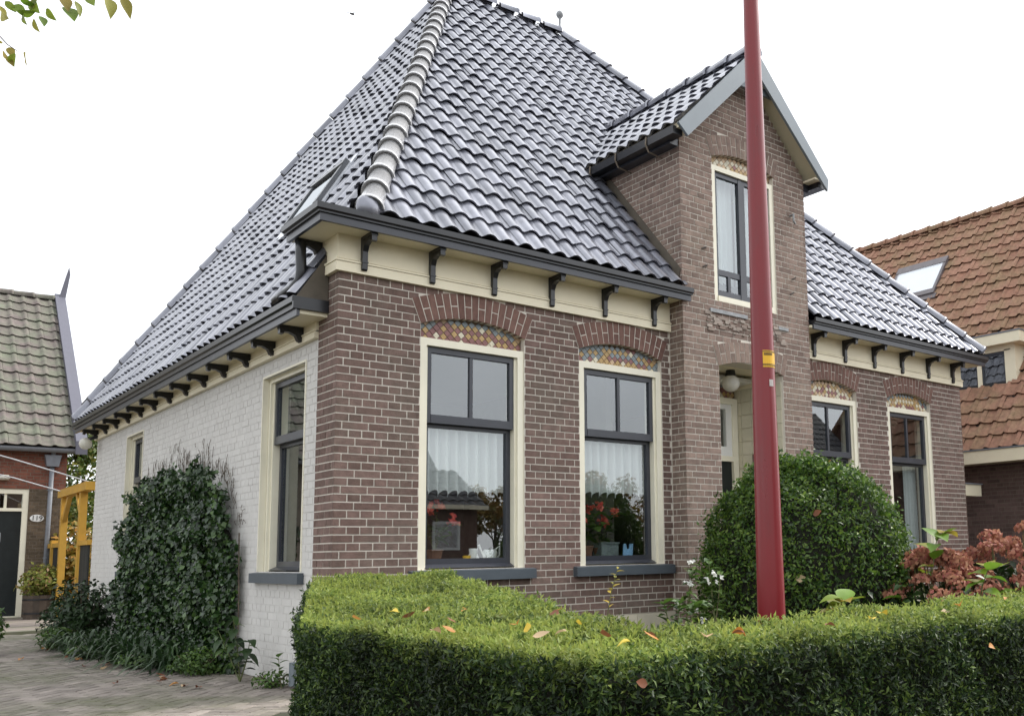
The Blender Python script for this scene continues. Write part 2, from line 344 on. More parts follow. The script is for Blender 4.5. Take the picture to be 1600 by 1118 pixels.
# ------------------------------------------------------------------ sash windows
def sash_window(M, u0, u1, v0, v1, vm, root, ofs=(0, 0, 0), muntin=True, sill=(.085, .06), fw=.062, frame_m=None, rec=.0):
    MM = Matrix.Translation(ofs) @ M; fm = frame_m or M_CREAMF; D = rec
    w = mk('window', MB(MM).box(u0, u0+fw, D+.015, D+.17, v0, v1).box(u1-fw, u1, D+.015, D+.17, v0, v1).box(u0+fw, u1-fw, D+.015, D+.17, v1-fw, v1)
           .box(u0+fw, u0+fw+.022, D+.04, D+.168, v0, v1-fw).box(u1-fw-.022, u1-fw, D+.04, D+.168, v0, v1-fw), fm, root)
    a, b = u0+fw+.018, u1-fw-.018; top = v1-fw-.006; bw = .045
    t = MB(MM).box(a, a+bw, D+.05, D+.095, vm, top).box(b-bw, b, D+.05, D+.095, vm, top).box(a+bw, b-bw, D+.05, D+.095, top-bw, top).box(a+bw, b-bw, D+.045, D+.095, vm, vm+.07)
    c = (a+b)/2
    if muntin: t.box(c-.016, c+.016, D+.056, D+.09, vm+.07, top-bw)
    us = mk('upper_sash', t, M_DARK, w)
    spans = [(a+bw, c-.016), (c+.016, b-bw)] if muntin else [(a+bw, b-bw)]
    for (p, q) in spans: mk('pane', MB(MM).box(p, q, D+.072, D+.076, vm+.07, top-bw), GLASS, w)
    lo = v0+.012
    t = MB(MM).box(a, a+.048, D+.102, D+.15, lo, vm+.04).box(b-.048, b, D+.102, D+.15, lo, vm+.04).box(a+.048, b-.048, D+.102, D+.15, vm-.03, vm+.04).box(a+.048, b-.048, D+.102, D+.15, lo, lo+.075)
    t.prism([(a, D+.03, lo), (a, D+.1, lo), (a, D+.1, lo+.03)], (b-a, 0, 0))
    mk('lower_sash', t, M_DARK, w)
    mk('pane', MB(MM).box(a+.048, b-.048, D+.125, D+.129, lo+.075, vm-.03), GLASS, w)
    if sill:
        e, dd = sill
        mk('window_sill', MB(MM).prism([(u0-e, -dd, v0-.095), (u0-e, -dd, v0-.012), (u0-e, D+.03, v0), (u0-e, D+.16, v0), (u0-e, D+.16, v0-.095)], (u1-u0+2*e, 0, 0)), M_SILL, w)
    return w

# ------------------------------------------------------------------ roof tiles
def tile_mesh(w, p, amp=.021, th=.016, lift=.026, seg=8, lap=.05, kind='s', m=None):
    """one pantile, lower edge at s=0, local (u, s, n); extra lip under the lower edge"""
    prof = []
    for i in range(seg+1):
        x = i/seg
        if kind == 's': h = amp*(math.sin(2*math.pi*(x-.08)) + .18*math.sin(4*math.pi*x))
        else:   # narrow roll, wide pan
            h = amp*(-.55 + 1.6*math.exp(-((x-.80)/.13)**2) + 1.6*math.exp(-((x+.20)/.13)**2)) + .006*math.cos(2*math.pi*x)
        prof.append(((x-.5)*w*1.0, h))
    v = []; f = []; n = seg+1
    v += [(u, 0, h+lift) for u, h in prof] + [(u, p*.5, h+lift*.55) for u, h in prof] + [(u, p+lap, h+lift*.0) for u, h in prof]
    v += [(u, 0, h+lift) for u, h in prof] + [(u, .004, h+lift-th) for u, h in prof] + [(u, p*.6, h+lift*.4-th) for u, h in prof]
    for i in range(seg):
        for a, b in ((0, 1), (1, 2)): f.append((a*n+i, a*n+i+1, b*n+i+1, b*n+i))
        f.append((4*n+i, 4*n+i+1, 3*n+i+1, 3*n+i)); f.append((5*n+i, 5*n+i+1, 4*n+i+1, 4*n+i))
    me = bpy.data.meshes.new('roof_tile'); me.from_pydata(v, [], f); me.polygons.foreach_set('use_smooth', [True]*len(f)); me.materials.append(m); return me
def inside(poly, u, s):
    for i in range(len(poly)):
        a, b = poly[i], poly[(i+1) % len(poly)]
        if (b[0]-a[0])*(s-a[1])-(b[1]-a[1])*(u-a[0]) < -1e-9: return False
    return True
TILES = {}
def tile_slope(O, U, S_, poly, w, p, me, deck, key, skip=None, start=0., jit=.006, phase=0.):
    """poly in (u,s), CCW; collects tiles to split later into singles and the rest"""
    O, U, S_ = V(O), V(U).normalized(), V(S_).normalized(); Nn = U.cross(S_).normalized()
    us = [q[0] for q in poly]; ss = [q[1] for q in poly]; s = start
    while s < max(ss):
        u = math.floor((min(us)-phase)/w)*w + phase + w/2
        while u < max(us)+w:
            cs = [(u-w/2, s), (u+w/2, s), (u-w/2, s+p), (u+w/2, s+p)]; ins = [inside(poly, *c) for c in cs]
            if any(ins) or inside(poly, u, s+p/2):
                P = O + U*u + S_*s
                if not (skip and skip(P + S_*p*.5)):
                    M = Matrix.Identity(4); jn = random.uniform(-jit, jit)
                    for i in range(3): M[i][0], M[i][1], M[i][2], M[i][3] = U[i], S_[i], Nn[i], P[i]+Nn[i]*jn
                    M = M @ Matrix.Rotation(random.uniform(-1, 1)*jit*1.5, 4, 'Z')
                    TILES.setdefault(key, []).append((M, all(ins), me, deck, (O, U, S_, poly)))
            u += w
        s += p
def flush_tiles(key, n_single, name='roof_tile'):
    L_ = TILES.pop(key); sc = []
    for i, (M, full, me, deck, g) in enumerate(L_):
        p = M.translation; x, y, z = px(p); nrm = M.to_3x3() @ V((0, 0, 1)); fc = (CAM-p).normalized().dot(nrm)
        if full and in_view(p, -12) and fc > .02: sc.append((-fc/z/z, i))
    sc.sort(); singles = {i for _, i in sc[:n_single]}; rest = {}
    for i, (M, full, me, deck, g) in enumerate(L_):
        if i in singles: inst(name, me, deck, M)
        else: rest.setdefault((deck.name, me.name), (deck, me, g, []))[3].append((M, full))
    for deck, me, g, ms_ in rest.values():
        n = len(me.vertices); co = np.empty(n*3, np.float32); me.vertices.foreach_get('co', co); co = co.reshape(-1, 3)
        fa = np.array([tuple(p.vertices) for p in me.polygons], np.int32)
        v = np.concatenate([co @ np.array(M.to_3x3(), np.float32).T + np.array(M.translation, np.float32) for M, _ in ms_]); f = np.concatenate([fa + n*i for i in range(len(ms_))])
        o = np_mesh(name, v, f, me.materials[0], deck, kind='stuff', smooth=True)
        O, U, S_, poly = g; off = base(deck); bm = bmesh.new(); bm.from_mesh(o.data)
        for i in range(len(poly)):
            a, b = poly[i], poly[(i+1) % len(poly)]
            if abs(a[1]) < 1e-6 and abs(b[1]) < 1e-6: continue
            e = (U*(b[0]-a[0]) + S_*(b[1]-a[1])).normalized(); nn = e.cross(U.cross(S_)); pt = O + U*a[0] + S_*a[1] - off
            bmesh.ops.bisect_plane(bm, geom=bm.verts[:]+bm.edges[:]+bm.faces[:], plane_co=pt, plane_no=nn, clear_outer=True)
        bm.to_mesh(o.data); bm.free()
def cap_mesh(r, Lc, m, seg=10, collar=.022, cl=.05, span=200):
    v = []; f = []; rows = [(0, r+collar), (cl, r+collar), (cl+.004, r+.003), (Lc+.03, r-.008)]
    for s, rr in rows:
        for k in range(seg+1):
            a = R(-span/2 + span*k/seg); v.append((rr*math.sin(a), s, rr*math.cos(a)))
    n = seg+1
    for i in range(len(rows)-1):
        for k in range(seg): f.append((i*n+k, i*n+k+1, (i+1)*n+k+1, (i+1)*n+k))
    b = len(v); v += [(x*.70, s+.03, z*.70) for x, s, z in v[:n]]          # thickness at the open lower end
    for k in range(seg): f.append((b+k, b+k+1, k+1, k))
    me = bpy.data.meshes.new('ridge_tile'); me.from_pydata(v, [], f); me.polygons.foreach_set('use_smooth', [abs(p.normal.y) < .6 for p in me.polygons]); me.materials.append(m); return me
def cap_line(A, B, nrm, me, Lc, deck, name, sink=0., jit=.0):
    A, B = V(A), V(B); d = (B-A); n = max(1, round(d.length/Lc)); t = d.normalized(); nrm = V(nrm); nrm = (nrm - t*nrm.dot(t)).normalized(); x = t.cross(nrm)
    for i in range(n):
        P = A + d*(i/n) - nrm*sink; M = Matrix.Identity(4)
        for k in range(3): M[k][0], M[k][1], M[k][2], M[k][3] = x[k], t[k], nrm[k], P[k]
        M = M @ Matrix.Rotation(random.uniform(-1, 1)*jit, 4, 'Z') @ Matrix.Rotation(-.02, 4, 'X')
        inst(name, me, deck, M)

# ================================================================== GROUND
M_EARTH = mat('earth', (.055, .042, .028), (.09, .07, .045), vary=False, rough=.95, noise=3, namt=.4, bump=.5, bscale=20)
M_PAVE = mat('paver', (.165, .143, .126), (.275, .240, .212), rough=.85, noise=10, namt=.3, bump=.3, c3=(.095, .10, .055), c3scale=.8, c3lo=.45, c3hi=.66)
M_PJ = mat('paver_joint', (.045, .042, .03), (.045, .055, .026), vary=False, rough=.95, noise=4, namt=.3)
M_ASPH = mat('asphalt', (.045, .045, .048), (.06, .06, .062), vary=False, rough=.9, noise=30, namt=.3, bump=.3, bscale=150)
t = MB().box(-600, 600, -600, 600, -.6, -.02); g = mk('ground', t, M_EARTH, kind='structure')
t = MB().box(-60, 80, -12.5, -6.2, -.4, -.012); mk('road', t, M_ASPH, kind='structure')
drive = mk('driveway', MB().box(-6, -.02, -4.2, 9.6, -.3, -.005), M_PJ, kind='structure')
# herringbone pavers of the driveway
a_, b_ = .204, .102
def herring(x0, x1, y0, y1, rot=0.):
    """true herringbone: unit cell rows shifted by one width"""
    res = []; w = b_; ca, sa = math.cos(rot), math.sin(rot); cx, cy = (x0+x1)/2, (y0+y1)/2; n = int(((x1-x0)+(y1-y0))/w)+4
    for r_ in range(-n, n):
        for c in range(-n//2, n//2):
            # horizontal brick at lattice (r_ + 4c, r_) ; vertical follows it
            gx, gy = r_ + 4*c, r_
            for (X, Y, W, H) in ((gx, gy, 2, 1), (gx+3, gy, 1, 2)):
                px_, py_ = (X+W/2)*w, (Y+H/2)*w; qx, qy = cx+ca*px_-sa*py_, cy+sa*px_+ca*py_
                if x0 < qx < x1 and y0 < qy < y1: res.append((qx, qy, rot + (0 if W == 2 else math.pi/2)))
    return res
paver_me = bpy.data.meshes.new('paver'); t = MB(); hx, hy = a_/2-.005, b_/2-.005
t.add([(-hx,-hy,-.03),(hx,-hy,-.03),(hx,hy,-.03),(-hx,hy,-.03),(-hx,-hy,-.005),(hx,-hy,-.005),(hx,hy,-.005),(-hx,hy,-.005),(-hx+.005,-hy+.005,0),(hx-.005,-hy+.005,0),(hx-.005,hy-.005,0),(-hx+.005,hy-.005,0)],
      [(0,1,5,4),(1,2,6,5),(2,3,7,6),(3,0,4,7),(4,5,9,8),(5,6,10,9),(6,7,11,10),(7,4,8,11),(8,9,10,11)])
paver_me.from_pydata([tuple(p) for p in t.v], [], t.f); paver_me.materials.append(M_PAVE)
lst = herring(-3.6, -.06, -.6, 9.4, R(45)); lst.sort(key=lambda q: (0 if in_view((q[0], q[1], 0), -10) else 1, (V((q[0], q[1], 0))-CAM).length)); t = MB()
for i, (x, y, r_) in enumerate(lst):
    M = Matrix.Translation((x, y, random.uniform(-.002, .003)+.004)) @ Matrix.Rotation(r_, 4, 'Z') @ Matrix.Rotation(random.uniform(-.01, .01), 4, 'X')
    if i < 300: inst('paver', paver_me, drive, M)
    else: t.M = M; t.add([tuple(v.co) for v in paver_me.vertices], [tuple(p.vertices) for p in paver_me.polygons])
mk('paver', t, M_PAVE, drive, kind='stuff', recalc=False)
mk('path', MB().box(-6, .9, 9.7, 14.2, -.3, .03), mat('path_slab', (.17, .145, .125), (.22, .185, .16), vary=False, noise=2, namt=.25, bump=.3, c3=(.13, .14, .07), c3scale=1.5, c3lo=.5, c3hi=.7), kind='structure')
mk('kerb_strip', MB().box(-6, -.1, 9.42, 9.69, -.3, .045), mat('kerb', (.20, .19, .15), (.12, .13, .07), vary=False, noise=4), kind='structure')

# ================================================================== MAIN HOUSE
H = thing('brick_house', 'brown brick farmhouse with steep dark glazed pyramid roof, gabled entrance bay and white side wall', 'house', (4.5, 4.3, 0))
W_, LN = 8.98, 8.57
ZC, ZS, ZW = 3.232, .90, 2.811
wins = [(.711, 1.728), (2.340, 3.370), (5.575, 6.592), (7.235, 8.210)]
VS, RISE, TH = 2.925, .093, .215
front = mk('front_wall', wall_body(FRONT, [.006, 3.49, 5.47, W_-.006], [0, 3.5], [(a, b, ZS, VS+RISE+.01) for a, b in wins] + [(3.75, 5.25, .2, 2.99)], .004, .26), M_MORTAR, H)
cuts = []
for a, b in wins:
    c = make_arch(FRONT, a+.01, b-.01, VS, RISE, TH, H, 17)
    cuts.append(lambda v, a=a, b=b: (a, b) if ZS-.1 < v < VS else None)
    cuts.append(lambda v, a=a, b=b: (a-.085, b+.085) if ZS-.095 < v < ZS else None); cuts.append(c)
    mosaic(FRONT, a, b, ZW, VS, RISE, H, seq=(0, 1, 2, 3, 2, 3) if a < 2 else ((1, 1, 2, 1, 3, 2) if a < 3 else ((1, 0, 2, 4, 3, 0) if a < 7 else (2, 1, 2, 4, 2, 3))))
    sash_window(FRONT, a, b, ZS, ZW, 2.105, H)
lay(FRONT, 0, 3.485, .4356, ZC, front, M_BRICK, cuts[:6])
lay(FRONT, 5.475, W_, .4356, ZC, front, M_BRICK, cuts[6:])
# plinth of cream blocks
M_PLJ = mat('plinth_joint', (.33, .30, .24), rough=.9)
for (a, b) in ((-.022, 3.46), (5.5, W_+.02)):
    pl = mk('plinth', MB().box(a, b, -.022, .003, 0, .4356), M_PLJ, H)
    for r_ in range(2):
        u = a + (0 if r_ else -.3)
        while u < b:
            p, q = max(u, a), min(u+.6, b); u += .6
            if q-p > .05: mk('plinth_block', MB().box(p+.003, q-.003, -.034, -.02, .01+.215*r_, .215+.2156*r_), M_PLINTH, pl)
# ---- tower (entrance bay)
TY, TX0, TX1 = -.21, 3.49, 5.47
apex = (4.48, 6.40); gz = lambda u: 6.32 - abs(u-4.48)*1.02
TO = (0, TY, 0)
dop = (3.99, 4.99, .25, 2.985); twn = (3.962, 4.935, 3.607, 5.19)
tw = wall_body(FRONT, [TX0+.006, TX1-.006], [0, 5.30], [dop, (twn[0], twn[1], twn[2], 5.285)], .004, .214, TO)
tw.wall_prism([(TX0+.006, 5.30), (TX1-.006, 5.30), (4.48, 6.33)], .004, .2)
tw.M = Matrix.Translation((TX0, TY, 0)) @ LEFT
tower = mk('bay_wall', tw, M_MORTAR, H)
c1 = make_arch(FRONT, 3.99, 4.99, 2.92, .075, .215, H, 15, TO, M_BRICKT)
c2 = make_arch(FRONT, twn[0], twn[1], 5.185, .085, .215, H, 15, TO, M_BRICKT)
mosaic(FRONT, twn[0], twn[1], 5.10, 5.185, .085, H, TO, seq=(0, 0, 4, 0, 2, 0))
tcuts = [lambda v: (3.99, 4.99) if v < 2.92 else None, c1, lambda v: (twn[0], twn[1]) if 3.60 < v < 5.185 else None, c2]
lay(FRONT, TX0, TX1, .25, 6.3, tower, M_BRICKT, tcuts, bounds=lambda v: (TX0, TX1) if v < 5.3 else (4.48-(6.32-v)/1.02, 4.48+(6.32-v)/1.02), ofs=TO, phase=.03)
# bay sides: below the eaves, and the dormer cheeks above
for sx, M in ((TX0, LEFT), (TX1, RIGHT)):
    sg = -1 if M is LEFT else 1
    o = (sx, 0, 0)
    cz = lambda y: 3.62 + (y+.25)*1.18
    tb = MB(Matrix.Translation(o) @ M)
    ulo = (lambda y: -y) if M is LEFT else (lambda y: y)
    bo = mk('bay_side', tb.wall_prism([(ulo(TY+.006), 0), (ulo(0.0), 0), (ulo(0.0), 3.3), (ulo(1.5), 5.3), (ulo(TY+.006), 5.3)], .004, .1), M_MORTAR, H)
    def bnd(v, M=M):
        yb = -.004 if v < 3.66 else min(1.45, (v-3.62)/1.18-.25+.08)
        return (-yb, -TY) if M is LEFT else (TY, yb)
    lay(M, -1.5 if M is LEFT else TY, -TY if M is LEFT else 1.5, .25, 5.30, bo, M_BRICKT, bounds=bnd, ofs=o, phase=.09)
# ---- brick return at the corner, white painted side wall
YR = .371
lw = [(-1.642, -.628), (-6.739, -5.890)]
side = mk('side_wall', wall_body(LEFT, [-LN, -YR], [0, 2.95], [(a, b, ZS, 2.632) for a, b in lw], .012, .26), M_WHITEM, H)
ret = mk('corner_return', MB(LEFT).box(-YR, -.006, .004, .2, 0, 3.5), M_MORTAR, H)
lay(LEFT, -YR, 0, .10, ZC, ret, M_BRICK, phase=-.02)
wcuts = [(lambda v, a=a, b=b: (a, b) if ZS-.0 < v < 2.632 else None) for a, b in lw] + [(lambda v, a=a, b=b: (a-.07, b+.05) if ZS-.1 < v < ZS else None) for a, b in lw]
lay(LEFT, -LN, -YR-.002, 0, 2.78, side, M_WHITEB, wcuts, group='painted_brick', d=.0093, jit=.0014)
for a, b in lw: sash_window(LEFT, a, b, ZS, 2.632, 2.02, H, sill=(.06, .045), muntin=False, rec=.045, fw=.05)
for a, b in lw:
    mk('reveal_lining', MB(LEFT).box(a-.004, a+.012, .002, .058, ZS, 2.632).box(b-.012, b+.004, .002, .058, ZS, 2.632).box(a+.012, b-.012, .002, .058, 2.618, 2.636), M_CREAMF, H)
# other walls and the rooms inside
mk('rear_wall', MB().box(.2, W_-.2, LN-.2, LN, 0, 3.3).box(W_-.26, W_, .26, LN, 0, 3.4), M_BRICK, H)
mk('room', MB().box(.27, W_-.27, .28, 5, .2, .25), M_FLOOR, H)
mk('room_wall', MB().box(.27, W_-.27, 3.6, 3.7, .25, 2.9).box(3.2, 3.3, .7, 3.6, .25, 2.9).box(5.6, 5.55+.12, 1.1, 3.6, .25, 2.9), M_ROOM, H)
mk('room_ceiling', MB().box(.27, W_-.27, .27, 5, 2.9, 2.95), M_WHITEP, H)
mk('loft_room', MB().box(TX0+.11, TX1-.11, 1.3, 1.35, 3.4, 5.4).box(TX0+.11, TX1-.11, .0, 1.3, 3.36, 3.4).box(TX0+.11, TX1-.11, .0, 1.3, 5.32, 5.36), M_ROOM, H)

# ---- cornices, gutters, brackets
def gutter_prof(y0, top, dep=.13, h=.068):
    """(depth, z) polygon of a boxed gutter with a bead, outer face at -y0"""
    return [(-y0+.02, top-h), (-y0+.02, top-.055), (-y0, top-.045), (-y0, top), (-y0+.02, top), (-y0+.025, top-.03), (-y0+dep-.02, top-.03), (-y0+dep, top), (-y0+dep, top-h)]
def run(M, u0, u1, prof, ofs=(0, 0, 0)): return MB(Matrix.Translation(ofs) @ M).prism([(u0, d, v) for d, v in prof], (u1-u0, 0, 0))
GT = 3.645
def mitred_front():
    t = MB(); A = gutter_prof(.30, GT)
    # around the corner: front run, then the short return at the left
    n = len(A); ring = []
    for q, (ux) in ((0, None),):
        pass
    p1 = [(3.57, d, v) for d, v in A]; p2 = [(d, d, v) for d, v in A]; p3 = [(d, .44, v) for d, v in A]
    vs = p1 + p2 + p3; fs = [tuple(range(n)), tuple(range(3*n-1, 2*n-1, -1))]
    for r_ in (0, 1):
        for i in range(n): fs.append((r_*n+i, r_*n+(i+1) % n, (r_+1)*n+(i+1) % n, (r_+1)*n+i))
    return t.add(vs, fs)
mk('front_gutter', mitred_front(), M_BLACK, H)
mk('front_gutter', run(FRONT, 5.49, W_+.30, gutter_prof(.30, GT)), M_BLACK, H)
mk('fascia', MB().box(-.262, 3.56, -.262, -.235, GT-.128, GT-.055).box(-.262, -.235, -.235, .42, GT-.128, GT-.055), M_DARK, H)
mk('fascia', MB().box(5.495, W_+.27, -.262, -.235, GT-.128, GT-.055), M_DARK, H)
ZSF = GT-.115
mk('cornice', MB().box(-.24, 3.487, -.24, -.0, ZSF, ZSF+.03).box(-.24, .0, .0, .42, ZSF, ZSF+.03).box(-.02, 3.487, -.02, .003, ZC+.075, ZSF).box(-.02, .0, .003, YR, ZC+.075, ZSF)
   .box(-.034, 3.487, -.034, .003, ZC, ZC+.075).box(-.034, .0, .003, YR, ZC, ZC+.075).box(-.042, 3.487, -.042, .0, ZC+.078, ZC+.092).box(-.042, .0, .0, YR, ZC+.078, ZC+.092).box(-.03, 3.487, -.03, .0, ZC+.10, ZC+.107), M_CREAM, H)
mk('cornice', MB().box(5.473, W_+.25, -.24, 0, ZSF, ZSF+.03).box(5.473, W_+.02, -.02, .003, ZC+.075, ZSF).box(5.473, W_+.034, -.034, .003, ZC, ZC+.075).box(5.473, W_+.042, -.042, 0, ZC+.078, ZC+.092)
   .box(5.473, W_+.03, -.03, 0, ZC+.10, ZC+.107).box(W_, W_+.03, 0, .5, ZC, ZSF), M_CREAM, H)
def bracket(M, u, z0, zt, reach, ofs, w=.022):
    prof = [(-.022, z0), (-.045, z0-.012), (-.06, z0), (-.062, zt-.12), (-.085, zt-.075), (-.13, zt-.055), (-reach+.035, zt-.055), (-reach+.03, zt-.075), (-reach, zt-.07), (-reach, zt), (-.022, zt)]
    t = MB(Matrix.Translation(ofs) @ M).prism([(u-w, d, v) for d, v in prof], (2*w, 0, 0))
    t.box(u-w-.006, u+w+.006, -reach-.004, -.05, zt-.03, zt-.004).box(u-w-.003, u+w+.003, -.066, -.03, z0+.05, z0+.062)
    return t
for u in (.189, .785, 1.385, 2.0, 2.62, 3.25, 5.755, 6.345, 6.94, 7.545, 8.15, 8.75): mk('bracket', bracket(FRONT, u, ZC+.035, ZSF, .225, (0, 0, 0)), M_BLACK, H)
mk('bracket', bracket(LEFT, -.30, ZSF-.12, ZSF, .225, (0, 0, 0)), M_BLACK, H)
# left side
GL = 3.03; ZL = 2.766; SL = 2.90
mk('side_gutter', run(LEFT, -LN-.25, -.17, gutter_prof(.285, GL, h=.09)), M_BLACK, H)
mk('side_gutter_end', MB().box(-.285, -.004, .168, .19, GL-.10, GL-.005), M_BLACK, H)
mk('side_fascia', MB(LEFT).box(-LN-.23, -.19, -.25, -.225, SL-.02, GL-.085), M_DARK, H)
mk('side_cornice', MB(LEFT).box(-LN-.2, -.20, -.23, .0, SL, SL+.03).box(-LN, -YR, -.02, .01, ZL+.05, SL).box(-LN, -YR, -.034, .01, ZL, ZL+.05).box(-LN, -YR, -.042, .0, ZL+.052, ZL+.063), M_CREAM, H)
for k in range(13): mk('bracket', bracket(LEFT, -(.66+.645*k), ZL+.02, SL, .215, (0, 0, 0), w=.026), M_BLACK, H)
mk('verge_end', MB().prism([(-.255, .187, 2.98), (-.004, .187, 2.98), (-.004, .187, 3.43), (-.255, .187, 3.03)], (0, .018, 0)), mat('old_flashing', (.10, .085, .065)), H)
mk('downpipe', MB().tube([(-.19, .30, 3.52), (-.19, .30, 3.42), (-.185, .29, 3.27), (-.19, .30, 3.19), (-.22, .36, 3.13), (-.25, .50, 3.10), (-.26, .62, 3.08)], .042, 12), M_BLACK, H, smooth=True)
# ---- roof
RZ = 9.05; A3 = V((3.3, 4.3, RZ)); B3 = V((5.25, 4.3, RZ))
def slope(name, O, U, S_, poly, m=M_DECK):
    O, U, S_ = V(O), V(U).normalized(), V(S_).normalized(); n = U.cross(S_)
    t = MB().prism([O+U*u+S_*s-n*.075 for u, s in poly], n*.045); return mk(name, t, m, H)
T_MAIN = tile_mesh(.182, .27, amp=.020, th=.017, lift=.029, m=M_TILE)
# front slope (z = 3.68 + 1.18 (y+.25))
SF = V((0, 4.55, 5.37)).normalized(); LF = math.hypot(4.55, 5.37)
polyF = [(.12, 0), (9.25, 0), (5.25, LF), (3.3, LF)]
rf = slope('front_roof', (0, -.25, 3.66), (1, 0, 0), SF, [(.2, .17), (9.17, .17), (5.25, LF), (3.3, LF)])
def skip_dormer(P):
    if not (3.44 < P.x < 5.52): return False
    return P.y < (2.17 - abs(P.x-4.48)*.95)-.25
tile_slope((0, -.25, 3.675), (1, 0, 0), SF, polyF, .182, .27, T_MAIN, rf, 'roof_tile', skip=skip_dormer, phase=.06)
# left slope
SLV = V((3.55, 0, 6.0)).normalized(); LL = math.hypot(3.55, 6.0)
sh = (.37/3.55)*LL
polyL = [(-8.78, 0), (-.14, 0), (-.14, .37/3.55*LL*.88), (.22, .37/3.55*LL), (-4.3, LL)]
rl = slope('side_roof', (-.25, 0, 3.03), (0, -1, 0), SLV, [(-8.78, 0), (-.195, 0), (-.195, .66), (-4.3, LL)])
T_SIDE = tile_mesh(.182, .27, amp=.020, th=.017, lift=.029, m=M_TILE)
polyL1 = [(-8.78, 0), (-.14, 0), (-.14, LL), (-4.3, LL)]
n_hip = (.22+4.3); 
polyL = [(-8.78, 0), (-.19, 0), (-.19, .66), (-4.3, LL)]
tile_slope((-.25, 0, 3.05), (0, -1, 0), SLV, polyL, .182, .27, T_SIDE, rl, 'roof_tile', phase=.02)
# right and rear slopes
SRV = V((-4.0, 0, 5.37)).normalized(); LR = math.hypot(4.0, 5.37)
rr = slope('far_side_roof', (9.25, 0, 3.66), (0, 1, 0), SRV, [(-.25, 0), (8.75, 0), (4.3, LR)])
tile_slope((9.25, 0, 3.675), (0, 1, 0), SRV, [(-.25, 0), (8.75, 0), (4.3, LR)], .182, .27, T_MAIN, rr, 'roof_tile')
SBV = V((0, -4.45, 5.7)).normalized(); LB = math.hypot(4.45, 5.7)
rb = slope('rear_roof', (0, 8.75, 3.33), (-1, 0, 0), SBV, [(-9.25, 0), (.2, 0), (-3.3, LB), (-5.25, LB)])
CAPM = cap_mesh(.096, .32, M_CAPGLINT, collar=.016); CAPD = cap_mesh(.10, .32, M_TILE, collar=.010)
cap_line((.13, -.24, 3.70), A3+V((0, 0, .02)), (-.55, -.55, .6), CAPM, .322, rf, 'hip_tile', sink=.01)
cap_line((9.23, -.24, 3.70), B3+V((0, 0, .02)), (.6, -.5, .6), CAPD, .33, rf, 'hip_tile', sink=.01)
cap_line((-.24, 8.72, 3.07), A3+V((0, 0, .02)), (-.6, .5, .6), CAPD, .36, rl, 'hip_tile', sink=.01)
cap_line((9.23, 8.72, 3.5), B3+V((0, 0, .02)), (.6, .5, .6), CAPD, .40, rr, 'hip_tile', sink=.01)
cap_line(B3+V((0, 0, .03)), A3+V((0, 0, .03)), (0, 0, 1), CAPD, .36, rf, 'ridge_tile', sink=.01)
mk('hip_end_cap', MB().sphere((.12, -.25, 3.70), .10, 12, 8, (1, .7, 1)), M_TILE, rf, smooth=True)
mk('roof_finial', MB().lathe([(.0, .0), (.07, .0), (.04, .04), (.018, .08), (.016, .19), (.035, .21), (.052, .235), (.058, .262), (.052, .29), (.03, .315), (0, .325)], B3+V((0, 0, .08)), 14), M_LEAD, H, smooth=True)
# ---- dormer roof of the bay
DX, DPK, DE, DZ = 4.48, 6.46, 3.29, 5.30
for sg, nm in ((-1, 'bay_roof'), (1, 'bay_roof')):
    ex = DX + sg*(DX-DE)
    Sd = V((-sg*(DX-DE), 0, DPK-DZ)); Ld = Sd.length
    Ud = V((0, -1, 0)) if sg < 0 else V((0, 1, 0))
    yA, yB, yC = -.40, 1.25, 2.35
    if sg < 0: poly = [(-yB, 0), (-yA, 0), (-yA, Ld), (-yC, Ld)]
    else: poly = [(yA, 0), (yB, 0), (yC, Ld), (yA, Ld)]
    Un, Sn = Ud.normalized(), Sd.normalized(); nn = Un.cross(Sn)
    t = MB().prism([V((ex, 0, DZ))+Un*u+Sn*s-nn*.06 for u, s in poly], nn*.04)
    dk = mk(nm, t, M_CREAM, H)
    tile_slope((ex, 0, DZ), Ud, Sd, poly, .182, .265, T_MAIN, dk, 'roof_tile')
    # bargeboard
    yb = -.425
    iu = lambda x: x
    if sg < 0: pts = [(DE-.0, DZ-.02), (DE+.13, DZ-.125), (DX, DPK-.235), (DX, DPK+.03)]
    else: pts = [(2*DX-DE+.0, DZ-.02), (DX, DPK+.03), (DX, DPK-.235), (2*DX-DE-.02, DZ-.16)]
    mk('bargeboard', MB().prism([(x, yb, z) for x, z in pts], (0, .03, 0)), M_GREYB, H)
    mk('soffit', MB().prism([(ex+(-sg)*.03, -.394, DZ-.03), (ex-sg*.03, TY-.006, DZ-.03), (ex-sg*.21, TY-.006, DZ-.03), (ex-sg*.21, -.394, DZ-.03)], (0, 0, -.02)), M_CREAM, H)
    # eaves gutter
    t = MB()
    gx0, gx1 = (ex-.02, ex+.11) if sg < 0 else (ex-.11, ex+.02)
    t.box(gx0, gx1, -.36, 1.12, DZ-.115, DZ-.03); mk('bay_gutter', t, M_BLACK, H)
    t = MB().box(min(gx0, gx1)+.1 if sg < 0 else TX1+.004, TX0-.004 if sg < 0 else gx0, -.2, 1.1, DZ-.14, DZ-.02); mk('bay_fascia', t, M_DARK, H)
    if sg < 0:
        for y in (.05, .55, 1.0): mk('gutter_hook', MB().tube([(gx0-.004, y, DZ-.02), (gx0-.012, y, DZ-.10), (gx0+.03, y, DZ-.17), (TX0-.01, y, DZ-.19)], .009, 6), mat('rusty_strap', (.16, .13, .10), rough=.7), H)
mk('collar_board', MB().prism([(4.15, -.36, 6.02), (4.81, -.36, 6.02), (4.74, -.36, 6.10), (4.22, -.36, 6.10)], (0, .03, 0)), M_GREYB, H)
